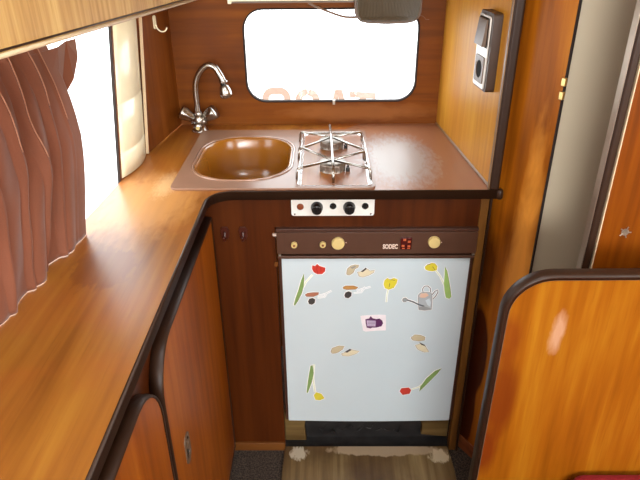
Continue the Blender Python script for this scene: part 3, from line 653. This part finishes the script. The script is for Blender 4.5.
# stickers on the door
STICKERS = [
 ('tulip_sticker', 'red tulip sticker with a long green leaf at the top left of the fridge door', [
  ('stem', 'g2', 0.00244, [(-0.0329, 0.6161), (-0.0501, 0.594), (-0.0572, 0.5776)]),
  ('leaf', 'leaf', 0.0, [(-0.0547, 0.6194), (-0.0539, 0.6033), (-0.0564, 0.58), (-0.0607, 0.5611), (-0.0713, 0.5372), (-0.0797, 0.5227), (-0.0825, 0.5252), (-0.0771, 0.5469), (-0.0693, 0.5706), (-0.0619, 0.5987)]),
  ('flower', 'red', 0.0, [(-0.0329, 0.6434), (-0.026, 0.6406), (-0.0208, 0.6478), (-0.0155, 0.6415), (-0.0007, 0.636), (-0.0019, 0.6251), (-0.0086, 0.6178), (-0.0204, 0.617), (-0.0297, 0.6234), (-0.0338, 0.633)]),
  ('petal_line', 'dred', 0.00122, [(-0.0201, 0.642), (-0.0222, 0.6307), (-0.0195, 0.6215)]),
  ('petal_line', 'dred', 0.00122, [(-0.0116, 0.6374), (-0.0117, 0.6251)]),
 ]),
 ('clogs_sticker', 'pair of pale wooden clogs sticker, topmost one right of the red tulip', [
  ('clog', 'tan', 0.0, [(0.052, 0.619), (0.0537, 0.6326), (0.0621, 0.6416), (0.0729, 0.6447), (0.0826, 0.6438), (0.0809, 0.637), (0.0732, 0.6326), (0.0687, 0.6212), (0.0599, 0.6144), (0.0532, 0.6158)]),
  ('clog', 'cream', 0.0, [(0.0792, 0.6234), (0.0889, 0.6248), (0.0984, 0.6347), (0.1043, 0.6324), (0.1103, 0.6265), (0.1219, 0.6292), (0.1202, 0.6219), (0.1087, 0.6142), (0.0933, 0.6083), (0.0834, 0.6111)]),
  ('clog_opening', 'dark', 0.0, [(0.087, 0.6248), (0.0995, 0.6365), (0.1023, 0.6324), (0.0929, 0.6234)]),
  ('clog_opening', 'grey', 0.0, [(0.0607, 0.6371), (0.0722, 0.6416), (0.0769, 0.6393), (0.0662, 0.6326)]),
 ]),
 ('wheelbarrow_sticker', 'small wheelbarrow sticker below the red tulip, left of its twin', [
  ('handle', 'ice', 0.00203, [(-0.021, 0.5524), (-0.001, 0.5585), (0.0149, 0.568)]),
  ('handle', 'ice', 0.00203, [(-0.021, 0.5467), (-0.003, 0.549), (0.003, 0.5609)]),
  ('tub', 'rust', 0.0, [(-0.0529, 0.5563), (-0.0468, 0.5611), (-0.0328, 0.5634), (-0.0169, 0.5633), (-0.019, 0.5562), (-0.031, 0.5505), (-0.049, 0.5506)]),
  ('wheel', 'dark', 0.0, [(-0.0452, 0.5362), (-0.0419, 0.5439), (-0.0338, 0.5467), (-0.0267, 0.5419), (-0.0284, 0.5313), (-0.0357, 0.5255), (-0.0429, 0.5284)]),
 ]),
 ('wheelbarrow_sticker', 'small wheelbarrow sticker below the topmost clogs, right of its twin', [
  ('handle', 'ice', 0.00203, [(0.0784, 0.5677), (0.0942, 0.5738), (0.1138, 0.5794)]),
  ('handle', 'ice', 0.00203, [(0.0706, 0.5607), (0.0905, 0.563), (0.0999, 0.5794)]),
  ('tub', 'ochre', 0.0, [(0.0434, 0.5787), (0.0505, 0.5833), (0.0702, 0.5833), (0.0822, 0.5785), (0.0764, 0.5725), (0.0546, 0.5711), (0.0446, 0.574)]),
  ('wheel', 'dark', 0.0, [(0.0476, 0.555), (0.0507, 0.5631), (0.0586, 0.5664), (0.0658, 0.5626), (0.0652, 0.5521), (0.0581, 0.5454), (0.0501, 0.5474)]),
 ]),
 ('tulip_sticker', 'leafless yellow tulip sticker near the top middle of the fridge door', [
  ('stem', 'g2', 0.00244, [(0.1577, 0.5698), (0.1559, 0.5566), (0.1554, 0.5326)]),
  ('flower', 'yel', 0.0, [(0.1477, 0.5988), (0.1553, 0.6057), (0.161, 0.6011), (0.1717, 0.6057), (0.1806, 0.601), (0.1781, 0.5885), (0.1724, 0.5763), (0.1596, 0.5707), (0.1495, 0.5755), (0.1459, 0.5872)]),
  ('petal_line', 'dark', 0.00122, [(0.1615, 0.5904), (0.1604, 0.5792)]),
  ('petal_line', 'dark', 0.00122, [(0.1602, 0.6011), (0.174, 0.5987)]),
 ]),
 ('tulip_sticker', 'yellow tulip sticker with a tall green leaf at the top right corner of the door', [
  ('stem', 'g2', 0.00244, [(0.2749, 0.6259), (0.2868, 0.6098), (0.2989, 0.5843), (0.3074, 0.556)]),
  ('leaf', 'leaf2', 0.0, [(0.2952, 0.6385), (0.3022, 0.6258), (0.3082, 0.6028), (0.3148, 0.5749), (0.32, 0.5488), (0.3147, 0.5426), (0.3063, 0.5465), (0.3014, 0.5655), (0.2977, 0.589), (0.2968, 0.6167)]),
  ('flower', 'yel', 0.0, [(0.2457, 0.6373), (0.251, 0.644), (0.2578, 0.6463), (0.2621, 0.6494), (0.27, 0.6476), (0.277, 0.6385), (0.2763, 0.6281), (0.2661, 0.625), (0.2543, 0.6269), (0.2481, 0.6305)]),
  ('petal_line', 'dark', 0.00122, [(0.265, 0.6386), (0.2715, 0.6295)]),
  ('petal_line', 'dark', 0.00122, [(0.2511, 0.6431), (0.2593, 0.6458)]),
 ]),
 ('watering_can_sticker', 'grey watering can sticker with round handle on the fridge door', [
  ('can_body', 'can', 0.0, [(0.2356, 0.5537), (0.2401, 0.5608), (0.2483, 0.563), (0.2631, 0.5625), (0.2699, 0.558), (0.2718, 0.5425), (0.2725, 0.5199), (0.2729, 0.5097), (0.2543, 0.5075), (0.24, 0.5091), (0.2375, 0.5313)]),
  ('highlight', 'peach', 0.0, [(0.2384, 0.5504), (0.242, 0.5593), (0.2559, 0.5603), (0.2629, 0.5536), (0.2533, 0.5459), (0.2421, 0.5459)]),
  ('highlight', 'ice', 0.0, [(0.2548, 0.538), (0.2645, 0.5447), (0.2693, 0.5312), (0.2685, 0.5177), (0.2605, 0.5245)]),
  ('handle', 'dgrey', 0.00228, [(0.2467, 0.5637), (0.2453, 0.5736), (0.2497, 0.5812), (0.257, 0.5818), (0.2639, 0.5757), (0.2664, 0.5625)]),
  ('handle', 'dgrey', 0.00228, [(0.2711, 0.5558), (0.2767, 0.5658), (0.2832, 0.5701), (0.2849, 0.5635), (0.2806, 0.5525), (0.274, 0.5425)]),
  ('spout', 'dgrey', 0.00417, [(0.2071, 0.54), (0.2243, 0.5336), (0.2379, 0.5257), (0.2533, 0.52)]),
  ('rose', 'can2', 0.0, [(0.1955, 0.54), (0.1983, 0.5454), (0.2039, 0.5467), (0.2084, 0.5431), (0.2082, 0.5371), (0.2037, 0.5333), (0.1984, 0.5342)]),
  ('base', 'dgrey2', 0.0, [(0.24, 0.5091), (0.24, 0.5178), (0.2533, 0.52), (0.2717, 0.5131), (0.2711, 0.509), (0.2543, 0.5068)]),
 ]),
 ('label_sticker', 'purple and white torn label sticker at the centre of the fridge door', [
  ('paper', 'paper', 0.0, [(0.0899, 0.4898), (0.0972, 0.4908), (0.1166, 0.4927), (0.1409, 0.4936), (0.1556, 0.4926), (0.1575, 0.4686), (0.1578, 0.4433), (0.1347, 0.4424), (0.1051, 0.4394), (0.0984, 0.4425), (0.0937, 0.4668)]),
  ('purple_print', 'purple', 0.0, [(0.1032, 0.4798), (0.1129, 0.4818), (0.1167, 0.4897), (0.1218, 0.4827), (0.1317, 0.4797), (0.1398, 0.4817), (0.1474, 0.4747), (0.1499, 0.4666), (0.1457, 0.4566), (0.1327, 0.4526), (0.1212, 0.4522), (0.1172, 0.4496), (0.1072, 0.4526), (0.1043, 0.4668)]),
  ('text_panel', 'lilac', 0.0, [(0.1065, 0.4758), (0.1302, 0.4747), (0.1301, 0.4566), (0.1087, 0.4577)]),
  ('text_line', 'purple', 0.00114, [(0.1108, 0.4704), (0.1288, 0.4703)]),
  ('text_line', 'purple', 0.00114, [(0.1101, 0.4658), (0.1281, 0.4657)]),
  ('text_line', 'purple', 0.00114, [(0.1119, 0.4611), (0.1275, 0.4611)]),
 ]),
 ('clogs_sticker', 'pair of pale clogs sticker, lying flat below and left of the purple label', [
  ('clog', 'tan', 0.0, [(0.013, 0.3719), (0.0164, 0.3846), (0.0344, 0.393), (0.0499, 0.3913), (0.0446, 0.3803), (0.0312, 0.3693), (0.0178, 0.3659)]),
  ('clog', 'cream', 0.0, [(0.0414, 0.3658), (0.0528, 0.3718), (0.0682, 0.3802), (0.0905, 0.3742), (0.0819, 0.3657), (0.0618, 0.3572), (0.0448, 0.359)]),
  ('clog_opening', 'dark', 0.0, [(0.0501, 0.3718), (0.0648, 0.3828), (0.0689, 0.3785), (0.0569, 0.3692)]),
 ]),
 ('clogs_sticker', 'pair of tan clogs sticker, right of the purple label, one clog tipped down', [
  ('clog', 'tan', 0.0, [(0.2255, 0.4191), (0.2348, 0.429), (0.2494, 0.4281), (0.2632, 0.4215), (0.2626, 0.4107), (0.2476, 0.4075), (0.2307, 0.4108)]),
  ('clog', 'cream', 0.0, [(0.2385, 0.3941), (0.2515, 0.3991), (0.2654, 0.3924), (0.2771, 0.3712), (0.2637, 0.3704), (0.2462, 0.3798)]),
  ('clog_opening', 'dark', 0.0, [(0.2485, 0.4041), (0.2638, 0.3957), (0.2682, 0.3898), (0.2544, 0.3957)]),
 ]),
 ('tulip_sticker', 'upside-down yellow tulip sticker with green leaf at the bottom left of the door', [
  ('stem', 'g2', 0.00325, [(-0.0327, 0.3289), (-0.0361, 0.2802), (-0.0311, 0.23)]),
  ('leaf', 'leaf', 0.0, [(-0.0423, 0.3245), (-0.0368, 0.3263), (-0.0345, 0.298), (-0.0405, 0.2621), (-0.0509, 0.2273), (-0.0551, 0.2273), (-0.0501, 0.2712)]),
  ('flower', 'yel', 0.0, [(-0.0348, 0.218), (-0.0276, 0.2291), (-0.0136, 0.2235), (-0.0045, 0.2067), (-0.0173, 0.1992), (-0.0301, 0.2011)]),
 ]),
 ('tulip_sticker', 'red tulip sticker with slanting green leaf at the bottom right of the door', [
  ('stem', 'g2', 0.00325, [(0.2385, 0.2387), (0.2589, 0.2478), (0.2815, 0.2705)]),
  ('leaf', 'leaf', 0.0, [(0.3157, 0.3149), (0.3069, 0.2973), (0.2884, 0.2705), (0.2697, 0.2432), (0.2607, 0.2322), (0.2623, 0.2478), (0.2773, 0.2795), (0.2993, 0.3061)]),
  ('flower', 'red', 0.0, [(0.206, 0.2323), (0.2103, 0.2434), (0.2311, 0.2461), (0.238, 0.236), (0.2346, 0.2231), (0.2152, 0.2184)]),
 ]),
]

def ribbon(bm, pts, w_, y0):
    n_ = len(pts); L = []; R2 = []
    for i, p in enumerate(pts):
        a = Vector(pts[max(0, i-1)]); b_ = Vector(pts[min(n_-1, i+1)]); d = (b_ - a).normalized(); nn = Vector((-d.y, d.x)) * w_ / 2
        L.append((p[0] + nn.x, p[1] + nn.y)); R2.append((p[0] - nn.x, p[1] - nn.y))
    out = L + R2[::-1]
    va = [bm.verts.new((u, y0, v)) for u, v in out]
    for i in range(n_ - 1):
        bm.faces.new((va[i], va[i+1], va[2*n_-2-i], va[2*n_-1-i]))
def inflate(pts, k):
    n_ = len(pts); area_ = sum(pts[i][0]*pts[(i+1) % n_][1] - pts[(i+1) % n_][0]*pts[i][1] for i in range(n_)); s = -1 if area_ > 0 else 1; out = []
    for i in range(n_):
        p = Vector(pts[i]); a = Vector(pts[i-1]); b_ = Vector(pts[(i+1) % n_]); d1 = (p-a).normalized(); d2 = (b_-p).normalized()
        m_ = Vector((-(d1.y+d2.y), d1.x+d2.x)); m_ = m_.normalized() if m_.length > 1e-6 else Vector((-d1.y, d1.x)); out.append(tuple(p + m_ * s * k))
    return out
YD = 1.2735
for name, label, parts in STICKERS:
    xs = [p[0] for q in parts for p in q[3]]; zs = [p[1] for q in parts for p in q[3]]
    grp = {'tulip_sticker': 'tulip stickers on the fridge door', 'clogs_sticker': 'clog stickers on the fridge door', 'wheelbarrow_sticker': 'wheelbarrow stickers on the fridge door'}.get(name)
    st = thing(name, label, 'sticker', ((min(xs)+max(xs))/2, YD, min(zs)), grp)
    bm = B()
    for i, (pn_, mk, w_, pts) in enumerate(parts):
        if pn_ in ('petal_line', 'text_line', 'highlight', 'clog_opening', 'text_panel', 'purple_print'): continue
        y0 = YD - 0.0002 - 0.00001 * i
        if w_: ribbon(bm, pts, w_ + 0.0034, y0)
        else:
            vs = [bm.verts.new((u, y0, v)) for u, v in inflate(pts, 0.0002 if pn_ == 'paper' else 0.0019)]; f_ = bm.faces.new(vs); bmesh.ops.triangulate(bm, faces=[f_])
    link('white_backing', bm, M['s_backing'], st)
    for i, (pn_, mk, w_, pts) in enumerate(parts):
        y0 = YD - 0.0005 - 0.0001 * i; bm = B()
        if w_: ribbon(bm, pts, w_, y0)
        else:
            f_ = bm.faces.new([bm.verts.new((u, y0, v)) for u, v in pts]); bmesh.ops.triangulate(bm, faces=[f_])
        link(pn_, bm, M['s_' + mk], st)
        if pn_ in ('clog', 'tub', 'can_body', 'flower', 'leaf', 'wheel', 'rose'):
            bm = B(); n_ = len(pts); lim = n_ // 2 + 1 if pn_ in ('leaf', 'flower') else n_
            ribbon(bm, [pts[j % n_] for j in range(lim + (1 if lim == n_ else 0))], 0.0010 if pn_ in ('clog', 'tub', 'can_body') else 0.0007, y0 - 0.00005)
            link('ink_outline', bm, M['s_' + {'flower': 'dred' if mk == 'red' else 'ochre', 'leaf': 'dgreen'}.get(pn_, 'ink')], st)

# ================================================================ FLOOR BOARD
bm = B(); slab(bm, [(-0.128, 0.95), (0.360, 0.95), (0.366, 1.20), (0.360, 1.276), (-0.123, 1.276), (-0.126, 1.2)], [], 0.0, 0.014)
tag(link('floor_board', bm, M['lino'], bevel=0.002), 'worn brown board lying on the carpet in front of the fridge', 'floor board')

# ================================================================ LEFT CABINETS
lc = thing('base_cabinet', 'wooden base cabinet under the left worktop with rounded dark-edged doors', 'cabinet', (-0.33, 0.8, 0.0))
PX = -0.292
bm = B(); box(bm, PX - 0.018, PX, 0.25, 1.275, 0.0, 0.829); link('side_panel', bm, M['front'], lc)
def cab_door(y0, y1, z0, z1, r, corners):
    """corners: set of rounded corners 'nt' (near top) 'ft' (far top) 'nb' 'fb'"""
    p = []
    p += arc(y1 - r, z1 - r, r, 0, 90, 8) if 'ft' in corners else [(y1, z1)]
    p += arc(y0 + r, z1 - r, r, 90, 180, 8) if 'nt' in corners else [(y0, z1)]
    p += arc(y0 + r, z0 + r, r, 180, 270, 8) if 'nb' in corners else [(y0, z0)]
    p += arc(y1 - r, z0 + r, r, 270, 360, 8) if 'fb' in corners else [(y1, z0)]
    bm = B(); slab(bm, p, [], PX + 0.001, PX + 0.022, YZ); d = link('door', bm, M['ldoor'], lc); s = sub(d, lc)
    bm = B(); sweep(bm, p, [(0.0025, PX + 0.001), (-0.003, PX + 0.001), (-0.004, PX + 0.012), (-0.003, PX + 0.022), (-0.001, PX + 0.0245), (0.0015, PX + 0.0235), (0.002, PX + 0.022)], YZ, True)
    link('edge_trim', bm, M['trim'], s, smooth=True); return s
s1 = cab_door(0.745, 1.262, 0.03, 0.778, 0.085, {'nt', 'nb'})
bm = B(); slab(bm, rrect(0.828, 0.497, 0.034, 0.070, 0.015, 6), [rrect(0.828, 0.500, 0.022, 0.050, 0.010, 6)], PX + 0.022, PX + 0.0245, YZ); link('latch_surround', bm, M['bronze'], s1)
bm = B(); slab(bm, rrect(0.828, 0.500, 0.022, 0.050, 0.010, 6), [], PX + 0.0215, PX + 0.0228, YZ); link('latch_recess', bm, M['black'], s1)
bm = B(); slab(bm, rrect(0.828, 0.508, 0.009, 0.020, 0.0025, 4), [], PX + 0.0225, PX + 0.0275, YZ); link('latch_tongue', bm, M['bronze'], s1)
cab_door(0.26, 0.728, 0.03, 0.776, 0.095, {'ft', 'fb'})

# ================================================================ OVERHEAD LOCKER + CURTAIN
lk = thing('overhead_locker', 'pale wooden overhead locker across the top left above the curtain', 'locker', (-0.42, 1.0, 1.25))
def lkx(y): return -0.390 + (y - 0.73) * 0.0495
def lkz(y): return 1.2590 - (y - 0.73) * 0.0445
bm = B(); Ys = (0.25, 1.755)
vs = []
for y in Ys:
    for (dx, z) in ((0, lkz(y)), (-0.012, lkz(y)), (-0.012, 1.60), (0, 1.60)): vs.append(bm.verts.new((lkx(y) + dx, y, z)))
for q in ((0,1,2,3),(4,5,6,7),(0,1,5,4),(1,2,6,5),(2,3,7,6),(3,0,4,7)): bm.faces.new([vs[i] for i in q])
link('front_board', bm, M['locker'], lk)
bm = B(); vs = []
for y in Ys:
    xw = -0.460 if y > 1.6 else lw(y, 0.002)
    for (x, z) in ((lkx(y) - 0.012, lkz(y) + 0.002), (xw, lkz(y) + 0.002), (xw, lkz(y) + 0.012), (lkx(y) - 0.012, lkz(y) + 0.012)): vs.append(bm.verts.new((x, y, z)))
for q in ((0,1,2,3),(4,5,6,7),(0,1,5,4),(1,2,6,5),(2,3,7,6),(3,0,4,7)): bm.faces.new([vs[i] for i in q])
link('bottom_board', bm, M['locker'], lk)
bm = B(); tube(bm, [(lkx(y) + 0.0015, y, lkz(y) - 0.0015) for y in Ys], 0.0032, 8); link('cream_piping', bm, M['trimlight'], lk, smooth=True)
bm = B(); tube(bm, [(lkx(y) + 0.0005, y, lkz(y) + 0.0045) for y in Ys], 0.0016, 6); link('dark_edge', bm, M['trim'], lk, smooth=True)
# curtain: pleated cloth, gathered to the near side of the window
cu_ = thing('curtain', 'brown-pink pleated curtain drawn back at the left window', 'curtain', (-0.48, 0.8, 0.87))
bm = B(); NY, NZ_ = 260, 44; grid = []
EDGE = [1.050, 1.070, 1.088, 1.100, 1.108, 1.112, 1.106, 1.094, 1.078, 1.060, 1.046, 1.046]
PL = [0.30, 0.42, 0.53, 0.63, 0.72, 0.80, 0.872, 0.935, 0.995, 1.045, 1.0801]     # pleat creases along the rail
for i in range(NY + 1):
    yt = PL[0] + (PL[-1] - PL[0]) * i / NY
    k = max(j for j in range(len(PL) - 1) if PL[j] <= yt + 1e-9); fr_ = (yt - PL[k]) / (PL[k+1] - PL[k]); col = []
    for j in range(NZ_ + 1):
        t = j / NZ_; e = t * 10; ie = int(e); yf = EDGE[ie] + (EDGE[min(ie + 1, 11)] - EDGE[ie]) * (e - ie)
        s = i / NY; y = 0.30 + (yf - 0.30) * (s + 0.012 * math.sin(s * 17 + 2.2 * t) * t * (1 - s)); z = 1.222 + (0.8512 - 1.222) * t
        # each pleat: a soft belly between narrow pinched creases that stand proud and fade out downwards
        crease = max(0.0, 1 - min(fr_, 1 - fr_) / 0.13); crease = crease * crease * (3 - 2 * crease)
        belly = math.sin(PI * fr_) ** 0.7
        fold = 0.022 * crease * (1 - 0.5 * t) + (0.002 + 0.012 * t) * belly * (0.6 + 0.4 * math.sin(k * 2.4 + 1.0))
        fold += 0.016 * math.sin(PI * min(1, t * 1.1)) * noise.noise(Vector((s * 16 + t * 3.0, t * 1.6, 4.0))) + 0.008 * t * math.sin(2 * PI * (s * 7 + 0.9 * t))
        if s > 0.88:
            q = min(1, (s - 0.88) / 0.10); q = q * q * (3 - 2 * q); fold = fold * (1 - q) + q * (0.010 + 0.008 * t)
        col.append(bm.verts.new((lw(y, 0.014 + fold - 0.006 * t), y, z)))
    grid.append(col)
for i in range(NY):
    for j in range(NZ_): bm.faces.new((grid[i][j], grid[i+1][j], grid[i+1][j+1], grid[i][j+1]))
co = link('cloth', bm, M['curtain'], cu_, smooth=True); md = co.modifiers.new('s', 'SOLIDIFY'); md.thickness = 0.0012
for k in range(1, len(PL) - 1):
    i = round((PL[k] - PL[0]) / (PL[-1] - PL[0]) * NY)
    bm = B(); me_ = co.data; pts = [me_.vertices[i * (NZ_ + 1) + j].co + Vector((0.0012, 0, 0)) + Vector(cu_['_org']) for j in range(0, int(NZ_ * (0.42 + 0.12 * math.sin(k * 2.1))))]
    tube(bm, pts, 0.0010, 6); link('pleat_seam', bm, M['seam'], cu_, smooth=True)
# loose header flap at the far top corner
bm = B(); fl = [(1.00, 1.206), (1.08, 1.205), (1.14, 1.205), (1.196, 1.200), (1.160, 1.172), (1.120, 1.140), (1.080, 1.105), (1.03, 1.12)]
vs = [bm.verts.new((lw(y, 0.022 + 0.010 * math.sin(k * 1.7)), y, z)) for k, (y, z) in enumerate(fl)]
f_ = bm.faces.new(vs); bmesh.ops.triangulate(bm, faces=[f_]); o = link('header_flap', bm, M['curtain'], cu_); md = o.modifiers.new('s', 'SOLIDIFY'); md.thickness = 0.0015

# ================================================================ SMALL FITTINGS
# clear plastic hook on the corner panel
hk = thing('wall_hook', 'small cream plastic hook on the wooden corner panel beside the left window', 'hook', CP(0.160, 1.145, 0.004))
bm = B(); slab(bm, rrect(0.160, 1.162, 0.016, 0.034, 0.006, 5), [], 0.0035, 0.006, CP); link('hook_plate', bm, M['cream'], hk)
bm = B(); pts = [CP(0.160, 1.158, 0.007), CP(0.160, 1.146, 0.010), CP(0.163, 1.138, 0.018), CP(0.168, 1.139, 0.027), CP(0.172, 1.147, 0.031)]; tube(bm, pts, 0.0020, 8, 4); link('hook_arm', bm, M['cream'], hk, smooth=True)

# double switch and socket on the partition (frame follows the perspective-true wall plane)
sw = thing('switch_socket', 'bronze and silver light switch with socket below on the wooden partition', 'switch', RP(1.397, 1.055, 0.0))
bm = B(); slab(bm, rrect(1.3885, 1.139, 0.084, 0.166, 0.008, 5), [], -0.020, -0.0003, RP); link('back_box', bm, M['darkbronze'], sw, bevel=0.002)
bm = B(); slab(bm, rrect(1.3940, 1.137, 0.072, 0.154, 0.006, 5), [], -0.0225, -0.020, RP); link('cover_frame', bm, M['silver'], sw, bevel=0.0015)
bm = B(); slab(bm, [(1.363, 1.148), (1.425, 1.148), (1.425, 1.210), (1.363, 1.210)], [], -0.0235, -0.0225, RP); link('rocker_surround', bm, M['gasket'], sw, bevel=0.001)
bm = B()
vs = [bm.verts.new(RP(*c)) for c in ((1.367,1.151,-0.0235),(1.421,1.151,-0.0235),(1.421,1.207,-0.0235),(1.367,1.207,-0.0235),(1.367,1.151,-0.033),(1.421,1.151,-0.033),(1.421,1.207,-0.0265),(1.367,1.207,-0.0265))]
for q in ((0,1,2,3),(4,5,6,7),(0,1,5,4),(1,2,6,5),(2,3,7,6),(3,0,4,7)): bm.faces.new([vs[i] for i in q])
link('rocker', bm, M['bronze'], sw, bevel=0.001)
bm = B(); slab(bm, rrect(1.394, 1.099, 0.056, 0.058, 0.005, 5), [arc(1.394, 1.099, 0.0195, 0, 345, 23)], -0.0245, -0.0225, RP); link('socket_cover', bm, M['bronze'], sw)
bm = B(); slab(bm, arc(1.394, 1.099, 0.0195, 0, 345, 23), [], -0.0231, -0.0225, RP); link('socket_well', bm, M['matblack'], sw)

sw['_obj'].location += Vector((0.0019, -0.022, 0.0))
# cream strip and ribbed lamp over the rear window, with cable
bl = thing('blind_cassette', 'long cream plastic strip fixed along the top of the rear window', 'blind', (-0.08, 1.74, 1.195))
bm = B(); box(bm, -0.262, 0.100, 1.722, 1.757, 1.2040, 1.245); link('housing', bm, M['cream'], bl, bevel=0.003)
bm = B(); box(bm, -0.262, -0.252, 1.718, 1.757, 1.1985, 1.245); link('end_cap', bm, M['cream'], bl, bevel=0.002)
bm = B(); box(bm, -0.250, 0.100, 1.719, 1.728, 1.2005, 1.2038); link('dark_rail', bm, M['bronze'], bl)
lp = thing('wall_lamp', 'ribbed smoky grey lamp hanging over the top right corner of the rear window', 'lamp', (0.175, 1.72, 1.15))
bm = B(); out = []
X0, X1 = 0.080, 0.258
prof = [(X1, 1.30), (X0, 1.30), (X0, 1.190)] + arc(X0 + 0.030, 1.182, 0.030, 180, 255, 6) + [(0.12, 1.150), (0.170, 1.148), (0.22, 1.150)] + arc(X1 - 0.030, 1.182, 0.030, 285, 360, 6)
slab(bm, prof, [], 1.690, 1.716, XZ); link('lamp_rim', bm, M['bronze'], lp, bevel=0.004)
bm = B(); N_ = 84; rows = []
for zi, z in enumerate((1.157, 1.160, 1.17, 1.20, 1.25, 1.295)):
    row = []
    xa, xb = (X0 + 0.030, X1 - 0.030) if zi == 0 else (X0 + 0.018, X1 - 0.018) if zi == 1 else (X0 + 0.010, X1 - 0.010) if zi == 2 else (X0 + 0.006, X1 - 0.006)
    for k in range(N_ + 1):
        x = xa + (xb - xa) * k / N_; row.append(bm.verts.new((x, 1.690 - (0.0 if zi == 0 else 0.006 if zi == 1 else 0.011) - 0.0016 * (k % 2), z)))
    rows.append(row)
for a, b_ in zip(rows, rows[1:]):
    for k in range(N_): bm.faces.new((a[k], a[k+1], b_[k+1], b_[k]))
o = link('ribbed_diffuser', bm, M['smoke'], lp); md = o.modifiers.new('s', 'SOLIDIFY'); md.thickness = 0.0015
bm = B(); tube(bm, [(-0.045, 1.748, 1.197), (-0.02, 1.745, 1.186), (0.02, 1.735, 1.172), (0.055, 1.725, 1.163), (0.088, 1.712, 1.164)], 0.0032, 8, 6)
tag(link('cable', bm, M['cable'], smooth=True), 'thin brown cable sagging across the top of the rear window to the lamp', 'cable')
bm = B(); tube(bm, [(0.262, 1.755, 1.162), (0.275, 1.756, 1.158), (0.282, 1.760, 1.150), (0.292, 1.762, 1.150)], 0.0005, 5, 4)
tag(link('loose_wire', bm, M['cable']), 'hair-thin loose wire on the back wall right of the grey lamp', 'wire')

# ================================================================ BENCH END AND CUSHION
be = thing('bench', 'wooden bench end panel with rounded corner and dark edge in the right foreground', 'bench', (0.65, 0.86, 0.0))
p = [(1.10, 0.0), (1.10, 0.872)] + arc(0.310 + 0.075, 0.870 - 0.075, 0.075, 90, 180, 10) + [(0.298, 0.0)]
bm = B(); slab(bm, p, [], 0.850, 0.868, XZ); link('end_panel', bm, M['bench'], be)
pp = [(1.10, 0.872)] + arc(0.310 + 0.075, 0.870 - 0.075, 0.075, 90, 180, 10) + [(0.298, 0.0)]
bm = B(); sweep(bm, pp, [(0.002, 0.848), (0.004, 0.8465), (-0.003, 0.8455), (-0.006, 0.850), (-0.006, 0.868), (-0.003, 0.8725), (0.004, 0.871), (0.003, 0.869)], XZ); link('edge_trim', bm, M['trim'], be, smooth=True)
bm = B(); sweep(bm, pp, [(0.0042, 0.8485), (0.0060, 0.8485), (0.0060, 0.8500), (0.0042, 0.8500)], XZ); link('inner_bead', bm, M['bronze'], be)
bm = B(); box(bm, 0.42, 1.10, 0.20, 0.848, 0.0, 0.30); link('seat_base', bm, M['bench'], be)
bm = B(); cuv = rrect(0.775, 0.53, 0.70, 0.62, 0.05, 6)
rings = []
for k, z in ((0.02, 0.302), (0.004, 0.31), (0.0, 0.34), (0.0, 0.39), (0.004, 0.404), (0.012, 0.413), (0.035, 0.420), (0.12, 0.424)):
    rings.append([bm.verts.new((x, y, z)) for x, y in rrect(0.790, 0.53, 0.62 - 2*k, 0.632 - 2*k, max(0.02, 0.04 - k*0.2), 6)])
for a, b_ in zip(rings, rings[1:]):
    n_ = len(a)
    for k in range(n_): bm.faces.new((a[k], a[(k+1) % n_], b_[(k+1) % n_], b_[k]))
bm.faces.new(rings[0]); bm.faces.new(rings[-1])
tag(link('seat_cushion', bm, M['red'], smooth=True), 'dark red bench cushion at the bottom right corner against the wooden end panel', 'cushion')
for o in list(bpy.data.objects):
    if '_org' in o: del o['_org']
